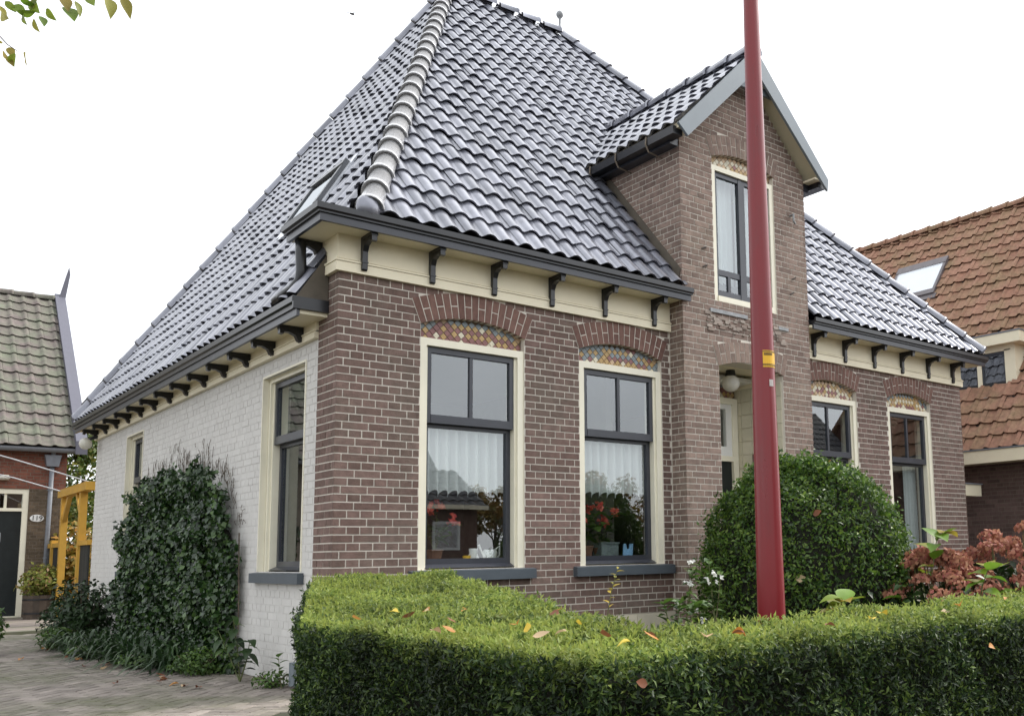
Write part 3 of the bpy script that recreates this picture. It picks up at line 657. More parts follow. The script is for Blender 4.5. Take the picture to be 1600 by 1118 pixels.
cap_line((DX, -.42, DPK+.03), (DX, 2.3, DPK+.03), (0, 0, 1), CAPD, .36, [c for c in H.children if c.name.startswith('bay_roof')][0], 'ridge_tile', sink=.03)
# lead valley/flashing along the cheek
mk('cheek_flashing', MB().prism([(TX0-.012, -.16, 3.74), (TX0-.012, 1.1, 5.23), (TX0-.012, 1.02, 5.28), (TX0-.012, -.2, 3.86)], (.01, 0, 0)), mat('old_flashing', (.10, .085, .065), (.16, .13, .10), vary=False, noise=12, namt=.4, bump=.4), H)
# ---- bay window (double casement)
MMt = Matrix.Translation(TO); a, b, z0, z1 = twn[0], twn[1], twn[2], 5.10
bw = mk('window', MB(MMt).box(a, a+.055, .015, .13, z0, z1).box(b-.055, b, .015, .13, z0, z1).box(a+.055, b-.055, .015, .13, z1-.055, z1).box(a+.055, b-.055, .0, .13, z0, z0+.06), M_CREAMF, H)
cm = (a+b)/2
for (p, q) in ((a+.057, cm-.002), (cm+.002, b-.057)):
    zz0, zz1, zm = z0+.062, z1-.057, 3.94
    mk('casement', MB(MMt).box(p, p+.045, .04, .085, zz0, zz1).box(q-.05, q, .035, .085, zz0, zz1).box(p+.045, q-.05, .04, .085, zz1-.05, zz1).box(p+.045, q-.05, .04, .085, zz0, zz0+.07).box(p+.045, q-.05, .045, .08, zm-.03, zm+.03)
       .box((p+q)/2-.025, (p+q)/2+.015, .045, .08, zz0+.07, zm-.03), M_DARK, bw)
    mk('pane', MB(MMt).box(p+.045, q-.05, .06, .064, zm+.03, zz1-.05), GLASS, bw)
    for (r_, s_) in ((p+.045, (p+q)/2-.025), ((p+q)/2+.015, q-.05)): mk('pane', MB(MMt).box(r_, s_, .06, .064, zz0+.07, zm-.03), GLASS, bw)
mk('lead_strip', MB(MMt).box(a-.09, cm-.02, -.018, .0, 3.47, 3.51), M_LEAD, bw); mk('lead_strip', MB(MMt).box(b+.0, b+.16, -.016, 0, 3.43, 3.465), M_LEAD, bw)
t = MB(MMt)
for i in range(70): 
    u, v = random.uniform(a-.12, b+.1), random.uniform(3.28, 3.46); s_ = random.uniform(.01, .03); t.box(u-s_*1.6, u+s_*1.6, -.008-random.random()*.006, 0, v-s_*.6, v+s_*.6)
mk('render_patch', t, mat('broken_render', (.20, .15, .125), (.36, .31, .27), rough=.95), bw, kind='stuff')
for (u, v) in ((3.80, 4.13), (3.81, 3.94), (5.22, 4.06), (5.18, 3.88)):
    mk('wall_hook', MB(MMt).tube([(u-.05, -.03, v-.02), (u, -.04, v+.005), (u+.04, .0, v+.02)], .008, 6), mat('rust_iron', (.06, .05, .045), rough=.8), H)
mk('wall_bracket', MB(MMt).tube([(5.21, 0, 4.80), (5.20, -.06, 4.80), (5.20, -.06, 4.72), (5.24, -.05, 4.70)], .012, 6), M_LEAD, H)
# ---- porch: recess, tiled side walls, door
PB = .60
mk('porch', MB().box(3.93, 3.986, TY+.22, PB, .2, 3.0).box(4.994, 5.05, TY+.22, PB, .2, 3.0).box(3.93, 5.05, TY+.215, PB, 2.985, 3.05), M_CREAM, H)
pf = mk('porch_floor', MB().box(3.93, 5.05, TY-.05, PB, .02, .25), M_LEAD, H)
pw_ = [c for c in H.children if c.name == 'porch'][0]
M_WT2 = mat('porch_maroon_tile', (.12, .06, .05), rough=.3)
for i in range(5):
    for j in range(17):
        y0 = TY+.03+i*.152; z = .27+j*.152
        if z > 2.85: continue
        mk('wall_tile', MB().box(4.978, 4.990, y0+.002, y0+.148, z+.002, z+.148), M_WT2 if (i, j) == (2, 11) else M_WTILE, pw_)
dr = mk('front_door', MB().box(4.10, 4.88, PB-.09, PB-.04, .25, 2.02), M_DOOR, H)
mk('door_panel', MB().box(4.2, 4.44, PB-.1, PB-.09, .5, 1.85).box(4.54, 4.78, PB-.1, PB-.09, .5, 1.85), M_DOOR, dr)
df = mk('door_frame', MB().box(4.0, 4.09, PB-.12, PB, .25, 2.75).box(4.89, 4.97, PB-.12, PB, .25, 2.75).box(4.09, 4.89, PB-.12, PB, 2.02, 2.08).box(4.09, 4.89, PB-.12, PB, 2.68, 2.75), M_CREAMF, H)
mk('transom_frame', MB().box(4.09, 4.15, PB-.10, PB-.05, 2.08, 2.68).box(4.80, 4.89, PB-.10, PB-.05, 2.08, 2.68).box(4.15, 4.80, PB-.1, PB-.05, 2.08, 2.19).box(4.15, 4.80, PB-.1, PB-.05, 2.62, 2.68), M_WHITEP, df)
mk('transom_pane', MB().box(4.15, 4.80, PB-.08, PB-.076, 2.19, 2.62), GLASS, df)
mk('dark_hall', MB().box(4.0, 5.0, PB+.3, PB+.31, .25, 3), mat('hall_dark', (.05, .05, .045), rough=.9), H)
mosaic(FRONT, 4.02, 4.97, 2.76, 2.96, .02, H, (0, PB-.12, 0), seq=(1, 1, 1, 3, 3, 2, 3, 3), d=.04)
# ---- roof window on the left slope, small vents
nl = V((0, -1, 0)).cross(SLV)
def lp(y, s, h=0): return V((-.25, 0, 3.05)) + V((0, y, 0)) + SLV*s + nl*h
def slab(y0, y1, s0, s1, h0, h1): 
    return [lp(y, s, h) for h in (h0, h1) for (y, s) in ((y0, s0), (y1, s0), (y1, s1), (y0, s1))]
BF = [(0,3,2,1),(4,5,6,7),(0,1,5,4),(1,2,6,5),(2,3,7,6),(3,0,4,7)]
sk = mk('roof_window', MB().add(slab(1.72, 2.55, 1.48, 1.55, .02, .085), BF).add(slab(1.72, 2.55, 2.08, 2.15, .02, .10), BF).add(slab(1.72, 1.79, 1.55, 2.08, .02, .09), BF).add(slab(2.48, 2.55, 1.55, 2.08, .02, .09), BF), mat('roof_window_frame', (.10, .105, .115), rough=.35, vary=False), H)
mk('pane', MB().add(slab(1.79, 2.48, 1.55, 2.08, .07, .076), BF), glass_mat('roof_glass', 3.2, (.3, .34, .36), 0), sk)
M_ZB = mat('bright_zinc', (.6, .62, .66), rough=.3, metal=.5, vary=False)
mk('flashing', MB().add(slab(1.60, 1.715, 1.42, 2.22, .03, .05), BF).add(slab(2.555, 2.67, 1.42, 2.22, .03, .05), BF).add(slab(1.715, 2.555, 1.36, 1.475, .03, .05), BF), M_ZB, sk)
flush_bricks('brick', 300)
flush_bricks('painted_brick', 300)
flush_tiles('roof_tile', 300)
# ---- wall lamp on the rear corner, porch lamp
lm = thing('wall_lamp', 'white globe lamp on the far corner of the white side wall', 'lamp', (0, 8.35, 2.45))
mk('globe', MB().sphere((-.17, 8.42, 2.70), .085, 14, 10), M_OPAL, lm, smooth=True); mk('lamp_arm', MB().tube([(-.035, 8.35, 2.80), (-.09, 8.38, 2.78), (-.15, 8.41, 2.75)], .025, 8), M_BLACK, lm)
lm = thing('porch_lamp', 'round opal lamp hanging under the arch of the entrance porch', 'lamp', (4.53, .15, 2.75))
mk('globe', MB().sphere((4.53, .15, 2.84), .10, 16, 10, (1, 1, .95)), M_OPAL, lm, smooth=True); mk('lamp_cap', MB().lathe([(0, .16), (.05, .16), (.06, .09), (0, .08)], (4.53, .15, 2.83), 12), M_BLACK, lm)
#@@PART2@@
def at(x, y, t):
    """point seen at (x, y) of the photograph, t metres deep"""
    return CAM + (FW + RT*((x-1007.93)/FPX) + UP*((677.69-y)/FPX))*t
# ================================================================== FOLIAGE TOOLS
def leaf_mat(name, cols, rough=.5, trans=.35, spec=.35, namt=.25):
    m = bpy.data.materials.new(name); m.use_nodes = True; t = m.node_tree; n = t.nodes.new; l = t.links.new; p = t.nodes['Principled BSDF']
    geo = n('ShaderNodeNewGeometry'); oi = n('ShaderNodeObjectInfo'); ad = n('ShaderNodeMath'); l(geo.outputs['Random Per Island'], ad.inputs[0]); l(oi.outputs['Random'], ad.inputs[1])
    fr = n('ShaderNodeMath'); fr.operation = 'FRACT'; l(ad.outputs[0], fr.inputs[0])
    r = n('ShaderNodeValToRGB'); e = r.color_ramp.elements; e[0].position = 0; e[0].color = (*cols[0], 1); e[1].position = 1; e[1].color = (*cols[-1], 1)
    for i, c in enumerate(cols[1:-1]): q = e.new((i+1)/(len(cols)-1)); q.color = (*c, 1)
    l(fr.outputs[0], r.inputs[0])
    nz = n('ShaderNodeTexNoise'); nz.inputs['Scale'].default_value = 4; nz.inputs['Detail'].default_value = 4; l(geo.outputs['Position'], nz.inputs['Vector'])
    mr_ = n('ShaderNodeMapRange'); mr_.inputs[1].default_value = .3; mr_.inputs[2].default_value = .7; mr_.inputs[3].default_value = 1-namt; mr_.inputs[4].default_value = 1+namt; l(nz.outputs[0], mr_.inputs[0])
    sc = n('ShaderNodeVectorMath'); sc.operation = 'SCALE'; l(r.outputs[0], sc.inputs[0]); l(mr_.outputs[0], sc.inputs['Scale'])
    l(sc.outputs[0], p.inputs['Base Color']); p.inputs['Roughness'].default_value = rough; p.inputs['Specular IOR Level'].default_value = spec
    tr = n('ShaderNodeBsdfTranslucent'); l(sc.outputs[0], tr.inputs[0]); x = n('ShaderNodeMixShader'); x.inputs[0].default_value = trans
    l(p.outputs[0], x.inputs[1]); l(tr.outputs[0], x.inputs[2]); l(x.outputs[0], t.nodes['Material Output'].inputs[0]); return m
def unit(a): return a/np.maximum(np.linalg.norm(a, axis=1, keepdims=True), 1e-9)
def leaves(P, Nn, size, wid=.55, jit=.6, fold=.12, droop=0., szvar=.35, up=0., rng=RNG):
    """leaf-sized folded blades: P (n,3) roots, Nn outward normals -> v, f"""
    n = len(P); nn = unit(Nn + rng.normal(0, jit, (n, 3))); t = rng.normal(0, 1, (n, 3)); t[:, 2] += up; t[:, 2] -= droop
    t = unit(t - nn*(t*nn).sum(1, keepdims=True)); b = np.cross(nn, t); Ls = (size*(1+rng.uniform(-szvar, szvar, n)))[:, None] if np.isscalar(size) else size[:, None]
    W = Ls*wid*.5; F = Ls*fold
    v = np.empty((n, 6, 3)); v[:, 0] = P; v[:, 1] = P+t*Ls*.42+b*W+nn*F; v[:, 2] = P+t*Ls*.42; v[:, 3] = P+t*Ls*.42-b*W+nn*F; v[:, 4] = P+t*Ls-nn*F*.8; v = v[:, :5]
    f = np.array([[0, 1, 2], [0, 2, 3], [2, 1, 4], [2, 4, 3]]); f = (f[None]+np.arange(n)[:, None, None]*5).reshape(-1, 3)
    return v.reshape(-1, 3), f
def foliage(name, P, Nn, size, m, parent, **k):
    v, f = leaves(P, Nn, size, **k); return np_mesh(name, v, f, m, parent, kind='stuff')
def wob(P, s=3., a=1.): return a*(np.sin(P[:, 0]*s*1.7+P[:, 1]*s*.9+1.3)+np.sin(P[:, 1]*s*2.1-P[:, 2]*s*1.4+.4)+np.sin(P[:, 2]*s*1.9+P[:, 0]*s*2.3+2.2))/3
M_BARK = mat('bark', (.07, .055, .04), (.11, .085, .06), vary=False, rough=.95, noise=12, namt=.4, bump=.6, bscale=30)
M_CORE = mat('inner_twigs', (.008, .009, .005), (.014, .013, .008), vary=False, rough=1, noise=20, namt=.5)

# ================================================================== CLIPPED HEDGE
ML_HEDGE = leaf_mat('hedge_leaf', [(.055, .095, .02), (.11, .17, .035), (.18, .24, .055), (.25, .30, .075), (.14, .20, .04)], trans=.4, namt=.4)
hedge = thing('clipped_hedge', 'low clipped green hedge with yellow-green top turning a corner in front of the house', 'hedge', (-1.4, -4.9, 0))
HP = [(-1.6, -5.30, .755), (3.4, -5.30, .755), (3.4, -4.86, .80), (-1.15, -4.93, .775), (-.2, -2.1, .895), (-1.05, -2.3, .885), (-1.6, -3.6, .765)]
tris = [(0, 1, 2), (0, 2, 3), (0, 3, 6), (3, 4, 6), (4, 5, 6)]
def samp_tri(a, b, c, n):
    r1, r2 = RNG.random(n), RNG.random(n); s_ = np.sqrt(r1); return (1-s_)[:, None]*a + (s_*(1-r2))[:, None]*b + (s_*r2)[:, None]*c
Pl, Nl = [], []; Ha = np.array(HP)
for (i, j, k) in tris:
    A_, B_, C_ = Ha[i], Ha[j], Ha[k]; ar = np.linalg.norm(np.cross(B_-A_, C_-A_))/2; n = int(ar*36000)
    P = samp_tri(A_, B_, C_, n); P[:, 2] += .024*wob(P, 5) + .016*wob(P, 14) + RNG.normal(0, .010, n) - RNG.random(n)**3*.05; Pl.append(P); Nl.append(np.tile([0, 0, 1.], (n, 1)))
for i in range(len(HP)):
    A_, B_ = Ha[i], Ha[(i+1) % len(HP)]; e = B_-A_; ln = np.hypot(e[0], e[1]); nrm = np.array([e[1], -e[0], 0])/ln; n = int(ln*.75*(26000 if i in (0, 6, 5) else 7000))
    s_ = RNG.random(n); P = A_[None]*(1-s_)[:, None] + B_[None]*s_[:, None]; P[:, 2] *= RNG.random(n); P += nrm[None]*(.03*wob(P, 7)+.018*wob(P, 19)-RNG.random(n)**1.5*.06+.015)[:, None]; Pl.append(P); Nl.append(np.tile(nrm, (n, 1)))
P = np.concatenate(Pl); Nn = np.concatenate(Nl); keep = (P[:, 2] > .12)
ML_HSHADE = leaf_mat('shaded_old_hedge_leaf', [(.010, .022, .008), (.018, .038, .011), (.034, .066, .016), (.11, .16, .03)], trans=.25, rough=.5, spec=.3, namt=.5)  # older leaves, with the shade of the hedge faces darkened into their colour
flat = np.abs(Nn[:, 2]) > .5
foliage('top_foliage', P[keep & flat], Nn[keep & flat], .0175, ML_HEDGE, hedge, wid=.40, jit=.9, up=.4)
foliage('face_foliage', P[keep & ~flat], Nn[keep & ~flat], .020, ML_HSHADE, hedge, wid=.36, jit=1.0, up=.1)
# upright fresh sprigs breaking the top line
n = 7000; tt = RNG.integers(0, len(tris), n); Q = np.concatenate([samp_tri(Ha[tris[i][0]], Ha[tris[i][1]], Ha[tris[i][2]], 1) for i in tt]); Q[:, 2] += .015*wob(Q, 5)
Q = np.repeat(Q, 3, 0); Q[:, 2] += RNG.random(len(Q))*.024; foliage('sprig', Q, np.tile([0, 0, .2], (len(Q), 1)), .019, leaf_mat('fresh_sprig', [(.20, .27, .06), (.30, .36, .085), (.26, .29, .06)], trans=.45), hedge, wid=.35, jit=.9, up=1.6)
t = MB(); ins = [(-1.55, -5.25), (3.35, -5.25), (3.35, -4.91), (-1.2, -4.97), (-.27, -2.17), (-1.0, -2.36), (-1.54, -3.6)]
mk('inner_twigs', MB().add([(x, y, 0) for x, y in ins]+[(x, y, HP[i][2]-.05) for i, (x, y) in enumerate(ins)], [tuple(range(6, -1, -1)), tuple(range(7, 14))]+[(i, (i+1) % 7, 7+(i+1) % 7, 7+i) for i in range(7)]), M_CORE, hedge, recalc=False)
for i in range(26):
    x = -1.45+i*.18; mk('stem', MB().tube([(x, -5.1+random.uniform(-.06, .06), 0), (x+.02, -5.1, .3), (x-.02, -5.12, .6)], [.014, .011, .006], 5), M_BARK, hedge) if x < 2.8 else None

# ================================================================== RED POST
M_RED = mat('red_post_paint', (.19, .012, .016), rough=.35, vary=False, noise=7, namt=.12, c3=(.13, .03, .03), c3scale=9, c3lo=.55, c3hi=.85, coat=.1, rvary=.1, stretch=(1, 1, .25))
post = thing('lamp_post', 'tall tapering dark red lamp post behind the hedge with a yellow sticker band', 'lamp post', (.20, -4.20, 0))
PX, PY = .20, -4.20; rp = lambda z: .0665 - .0088*z
zs_ = [0, .02, .3, .9, 1.6, 2.4, 3.2, 4.2, 5.2]
mk('post', MB().lathe([(0, 0)]+[(rp(z), z) for z in zs_]+[(0, 5.2)], (PX, PY, 0), 28), M_RED, post, smooth=True)
mk('base_collar', MB().lathe([(.0, -.02), (.095, -.02), (.095, .05), (.075, .09), (.0, .09)], (PX, PY, 0), 24), M_RED, post)
mk('lamp_head', MB().lathe([(0, 5.2), (.07, 5.2), (.22, 5.42), (.26, 5.55), (.18, 5.66), (0, 5.7)], (PX, PY, 0), 24), M_GREYB, post)
def band(z0, z1, a0, a1, r_, n=10):
    vs = []; fs = []
    for i in range(n+1):
        a = a0+(a1-a0)*i/n
        for z in (z0, z1): vs.append((PX+(rp(z)+r_)*math.cos(a), PY+(rp(z)+r_)*math.sin(a), z))
    for i in range(n): fs.append((2*i, 2*i+2, 2*i+3, 2*i+1))
    return MB().add(vs, fs)
fa = math.atan2(CAM.y-PY, CAM.x-PX)      # towards the road
M_YS = mat('yellow_sticker', (.75, .42, .02), rough=.4, vary=False, namt=.05); M_KS = mat('black_print', (.02, .02, .02), rough=.5, vary=False)
bd = mk('sticker', band(1.80, 1.875, fa+R(0), fa+R(130), .0015), M_YS, post)
for (z0, z1) in ((1.868, 1.8715), (1.812, 1.8145), (1.806, 1.8085)): mk('printed_line', band(z0, z1, fa+R(0), fa+R(130), .003), M_KS, bd)
t = MB()
for i in range(9):
    a = fa+R(6+i*5.2); q = band(1.8525, 1.864, a, a+R(3.2), .003, 2); t.add([tuple(p) for p in q.v], q.f)
mk('printed_text', t, M_KS, bd, kind='stuff')
mk('tag', band(1.715, 1.745, fa+R(28), fa+R(52), .002, 4), mat('pale_tag', (.5, .45, .42), rough=.5), post)

# ================================================================== CLIPPED BUSH
ML_BUSH = leaf_mat('bush_leaf', [(.022, .050, .012), (.05, .11, .018), (.09, .165, .024), (.16, .235, .034)], rough=.4, trans=.4, spec=.45)
BC = np.array([3.60, -1.58]); BR, BZ = .875, 1.79
bush = thing('clipped_bush', 'large round clipped green bush in front of the brick entrance bay', 'bush', (BC[0], BC[1], 0))
def dome(n, rng=RNG):
    th = rng.uniform(0, 2*np.pi, n); u = rng.random(n)**.8; z = u*BZ
    zz = np.clip((z-.75)/(BZ-.75), 0, 1); r = BR*np.where(z < .75, .94+.06*np.sin(np.clip(z/.75, 0, 1)*np.pi/2), np.power(np.clip(1-zz**2.15, 0, 1), .52))
    P = np.stack([BC[0]+r*np.cos(th), BC[1]+r*np.sin(th), z], 1); k = np.where(z < .75, .05, (zz**1.2)*1.3)
    return P, unit(np.stack([np.cos(th), np.sin(th), k], 1))
P, Nn = dome(42000)
Pt = np.stack([BC[0]+RNG.normal(0, .33, 7000), BC[1]+RNG.normal(0, .33, 7000), np.zeros(7000)], 1); rr_ = np.hypot(Pt[:, 0]-BC[0], Pt[:, 1]-BC[1])/BR; ok = rr_ < .8; Pt = Pt[ok]; rr_ = rr_[ok]
Pt[:, 2] = .75+(BZ-.75)*np.power(1-np.power(rr_, 1/.52), 1/2.15); Nt = unit(np.stack([Pt[:, 0]-BC[0], Pt[:, 1]-BC[1], np.full(len(Pt), .9)], 1))
P = np.concatenate([P, Pt]); Nn = np.concatenate([Nn, Nt]); P += Nn*(.06*wob(P, 4.5)+.04*wob(P, 11)-RNG.random(len(P))**1.5*.13+.03)[:, None]
foliage('foliage', P, Nn, .036, ML_BUSH, bush, wid=.52, jit=.9, up=.3)
k_ = RNG.random(len(P)) < .035; Q = P[k_]+Nn[k_]*.05; foliage('stray_shoots', np.repeat(Q, 3, 0)+RNG.normal(0, .012, (3*len(Q), 3)), np.repeat(Nn[k_], 3, 0), .04, ML_BUSH, bush, wid=.45, jit=1.0, up=.6)
cp = [(0, .05), (.80, .05), (.82, .7)]+[(.83*math.pow(max(0, 1-q**2.15), .52), .75+(BZ-.85)*q) for q in (.1, .3, .5, .7, .85, .95, 1)]
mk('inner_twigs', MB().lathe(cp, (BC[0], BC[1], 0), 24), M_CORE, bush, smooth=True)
mk('trunk', MB().tube([(BC[0], BC[1], 0), (BC[0], BC[1], .5)], [.06, .05], 8), M_BARK, bush)

# ================================================================== LEAF SHAPES AND PLANTS
def big_leaf(L_, w, fold=.14, curl=.25, m=None, n=6, name='leaf'):
    """one ovate leaf, root at the origin, along +Y"""
    v = []; f = []
    for i in range(n+1):
        s_ = i/n; wd = w*.5*math.sin(math.pi*min(1, s_**.75*.985+.015)) ; z = -curl*L_*s_*s_
        v += [(-wd, s_*L_, z+fold*wd*2), (0, s_*L_, z), (wd, s_*L_, z+fold*wd*2)]
    for i in range(n): f += [(3*i, 3*i+1, 3*i+4, 3*i+3), (3*i+1, 3*i+2, 3*i+5, 3*i+4)]
    me = bpy.data.meshes.new(name); me.from_pydata(v, [], f); me.polygons.foreach_set('use_smooth', [True]*len(f)); me.materials.append(m); return me
def orient(p, d, roll=0., scale=1., upv=(0, 0, 1)):
    y = V(d).normalized(); x = y.cross(V(upv)); x = x.normalized() if x.length > 1e-3 else V((1, 0, 0)); z = x.cross(y); M = Matrix.Identity(4)
    for i in range(3): M[i][0], M[i][1], M[i][2], M[i][3] = x[i], y[i], z[i], p[i]
    return M @ Matrix.Rotation(roll, 4, 'Y') @ Matrix.Scale(scale, 4)
def rdir(el0, el1, az=None):
    a = random.uniform(0, 2*math.pi) if az is None else az+random.uniform(-.6, .6); e = R(random.uniform(el0, el1)); return V((math.cos(a)*math.cos(e), math.sin(a)*math.cos(e), math.sin(e)))
M_STEM = mat('green_stem', (.10, .13, .04), (.14, .12, .06), rough=.6)
ML_HYD = leaf_mat('hydrangea_leaf', [(.10, .20, .02), (.16, .27, .03), (.22, .27, .03), (.30, .22, .03)], rough=.42, trans=.4)
ML_PINK = leaf_mat('dried_flower', [(.24, .085, .06), (.36, .15, .10), (.42, .21, .12), (.30, .08, .075), (.34, .19, .10)], rough=.7, trans=.25)
ML_WH = leaf_mat('white_petal', [(.75, .75, .72), (.8, .8, .74)], trans=.3)
ML_MID = leaf_mat('mid_leaf', [(.03, .07, .015), (.06, .12, .02), (.10, .17, .03)], trans=.35, spec=.5)
ML_DARK = leaf_mat('dark_leaf', [(.010, .025, .008), (.02, .045, .012), (.03, .06, .018)], trans=.2, rough=.42, spec=.4)
hleaf = [big_leaf(.19, .14, m=ML_HYD), big_leaf(.15, .115, m=ML_HYD, curl=.4)]
def hydrangea(c, r, h, nh, nl, label, seed):
    random.seed(seed); rng = np.random.default_rng(seed); o = thing('hydrangea', label, 'shrub', (c[0], c[1], 0), 'hydrangeas behind the hedge')
    for i in range(nh):
        a = random.uniform(0, 2*math.pi); q = math.sqrt(random.random())*r; x, y = c[0]+q*math.cos(a), c[1]+q*math.sin(a); z = h*(1-.35*(q/r)**2)+random.uniform(-.16, .04); rad = random.uniform(.065, .10)
        n = 110; D = unit(rng.normal(0, 1, (n, 3))); D[:, 2] = np.abs(D[:, 2])*1.0-.25; P = np.array([x, y, z])+D*np.array([rad, rad, rad*.75])
        v, f = leaves(P, D, .034, wid=.95, jit=.4, fold=.05, rng=rng); np_mesh('flower_head', v, f, ML_PINK, o)
        mk('stem', MB().tube([(c[0]+(x-c[0])*.3, c[1]+(y-c[1])*.3, 0), ((x*2+c[0])/3, (y*2+c[1])/3, z*.55), (x, y, z)], [.009, .007, .005], 5), M_STEM, o)
    for i in range(nl):
        a = random.uniform(0, 2*math.pi); q = math.sqrt(random.random())*r*1.05; z = h*(1-.4*(q/r)**2)*random.uniform(.45, .95); d = rdir(-15, 40, a)
        inst('leaf', random.choice(hleaf), o, orient((c[0]+q*math.cos(a), c[1]+q*math.sin(a), z), d, random.uniform(-.5, .5), random.uniform(.6, 1.05)))
    n = 500; P = np.stack([c[0]+rng.normal(0, r*.5, n), c[1]+rng.normal(0, r*.5, n), rng.uniform(.1, h*.75, n)], 1); foliage('foliage', P, np.tile([0, 0, 1.], (n, 1)), .10, ML_DARK, o, wid=.6, jit=.8, rng=rng)
    return o
p = at(1470, 900, 7.6); hydrangea((p.x, p.y), .46, .97, 40, 22, 'hydrangea with dusky red dried flower heads just right of the round bush', 3)
p = at(1585, 885, 7.7); hydrangea((p.x, p.y), .50, 1.14, 46, 26, 'taller hydrangea with faded orange-pink heads at the right edge of the picture', 5)
def leafy_stem(o, pts, lv, k, size, el=(0, 50), r=.006, leaf_name='leaf', start=.3):
    pts = [V(q) for q in pts]; mk('stem', MB().tube(pts, [r*(1-.6*i/(len(pts)-1)) for i in range(len(pts))], 5), M_STEM, o)
    for i in range(k):
        s_ = start+(1-start)*i/max(1, k-1); j = min(int(s_*(len(pts)-1)), len(pts)-2); q = s_*(len(pts)-1)-j; p = pts[j].lerp(pts[j+1], q)
        inst(leaf_name, random.choice(lv), o, orient(p, rdir(*el, az=i*2.4), random.uniform(-.3, .3), size*random.uniform(.75, 1.2)))
random.seed(21)
o = thing('tall_shoot', 'tall shoot with large yellow-green leaves between the bush and the right window', 'plant', tuple(at(1450, 960, 7.4)))
leafy_stem(o, [at(1452, 970, 7.4), at(1456, 900, 7.4), at(1462, 850, 7.4), at(1468, 832, 7.4)], hleaf, 9, 1.0, (-5, 45), start=.35)
o = thing('leafy_shoot', 'fresh green leafy shoot poking over the hedge below the round bush', 'plant', tuple(at(1310, 985, 5.4)))
leafy_stem(o, [at(1312, 985, 5.4), at(1312, 955, 5.4), at(1316, 935, 5.4)], hleaf, 10, .8, (0, 35), start=.4)
o = thing('wide_leaved_shoot', 'broad bright green leaves rising among the dried hydrangea heads', 'plant', tuple(at(1535, 960, 6.4)))
leafy_stem(o, [at(1528, 960, 6.4), at(1535, 915, 6.4), at(1545, 885, 6.4)], hleaf, 9, 1.0, (-10, 40), start=.2)
ml_ = [big_leaf(.085, .05, m=ML_MID), big_leaf(.07, .034, m=ML_MID, curl=.4)]
wp = [big_leaf(.028, .024, m=ML_WH, n=3, name='petal')]
def white_flower(x, yb, yt, t, label, k, fl):
    o = thing('white_flowering_plant', label, 'plant', tuple(at(x, yb, t)), 'white flowering plants by the entrance')
    for s_ in range(3):
        dx = random.uniform(-14, 14); pts = [at(x, yb, t), at(x+dx*.5, (yb*2+yt)/3, t), at(x+dx, yt+random.uniform(0, 25), t)]; leafy_stem(o, pts, ml_, k, 1., (-10, 50), .005)
        for q in range(fl):
            c = at(x+dx*(.6+.4*random.random())+random.uniform(-10, 10), yt+random.uniform(0, 50), t-.05)
            P = np.tile(np.array(c), (7, 1)); v, f = leaves(P, np.tile([-.4, -.6, .7], (7, 1)), .021, wid=.7, jit=.6); np_mesh('flower', v, f, ML_WH, o)
white_flower(1070, 985, 868, 6.6, 'white flowering plant at the foot of the bay corner', 14, 2)
white_flower(1118, 975, 870, 6.3, 'taller white flowering plant against the left flank of the bush', 13, 2)
white_flower(1095, 985, 930, 5.9, 'short white flowering plant just behind the hedge left of the red post', 11, 1)
o = thing('garden_underplanting', 'low dark green ground planting between the hedge and the house', 'plants', (2, -2.5, 0)); o['kind'] = 'stuff'
n = 9000; P = np.stack([RNG.uniform(.3, 5.5, n), RNG.uniform(-4.5, -.35, n), np.zeros(n)], 1); P[:, 2] = RNG.random(n)**1.3*(.28+.12*wob(P, 2)); foliage('leaf_mass', P, np.tile([0, 0, 1.], (n, 1)), .055, ML_MID, o, wid=.5, jit=.8)
o['kind'] = 'stuff'
o = thing('yellowing_sprig', 'thin yellowing stem rising out of the hedge under the second window', 'plant', tuple(at(955, 985, 4.6)))
leafy_stem(o, [at(945, 985, 4.6), at(955, 925, 4.6), at(965, 888, 4.6)], [big_leaf(.05, .02, m=leaf_mat('yellow_small_leaf', [(.35, .30, .05), (.45, .32, .04), (.22, .25, .04)]))], 12, .8, (10, 40), .003)
o = thing('green_sprig', 'loose green shoots growing up beside the hedge in front of the brick plinth', 'plant', tuple(at(1060, 1000, 4.2)))
for dx in (-18, 0, 22): leafy_stem(o, [at(1055+dx*.4, 1005, 4.2), at(1060+dx, 960, 4.2), at(1062+dx*1.4, 940, 4.2)], ml_, 12, .75, (0, 50), .004)

# ---- fallen leaves
FL = {'y': ('small yellow fallen leaf lying on the clipped hedge', leaf_mat('yellow_fallen', [(.55, .38, .03), (.65, .50, .08)], trans=.3)), 'b': ('curled brown fallen leaf lying on the clipped hedge', leaf_mat('brown_fallen', [(.20, .07, .035), (.26, .11, .06)], trans=.2)),
      'o': ('orange fallen leaf lying on the clipped hedge', leaf_mat('orange_fallen', [(.50, .20, .04), (.55, .27, .08)], trans=.3)), 'p': ('pale peach fallen leaf lying on the clipped hedge', leaf_mat('pale_fallen', [(.55, .36, .20), (.6, .45, .28)], trans=.3))}
FME = {k: [big_leaf(.062, .036, .10, -.28, m=v[1], n=5, name='fallen_leaf'), big_leaf(.056, .042, .25, .35, m=v[1], n=5, name='fallen_leaf')] for k, v in FL.items()}
def hedge_z(x, y):
    for (i, j, k) in tris:
        (x0, y0, z0), (x1, y1, z1), (x2, y2, z2) = HP[i], HP[j], HP[k]; d = (x1-x0)*(y2-y0)-(x2-x0)*(y1-y0); a = ((x-x0)*(y2-y0)-(x2-x0)*(y-y0))/d; b = ((x1-x0)*(y-y0)-(x-x0)*(y1-y0))/d
        if a >= -.02 and b >= -.02 and a+b <= 1.02: return z0+a*(z1-z0)+b*(z2-z0)
    return None
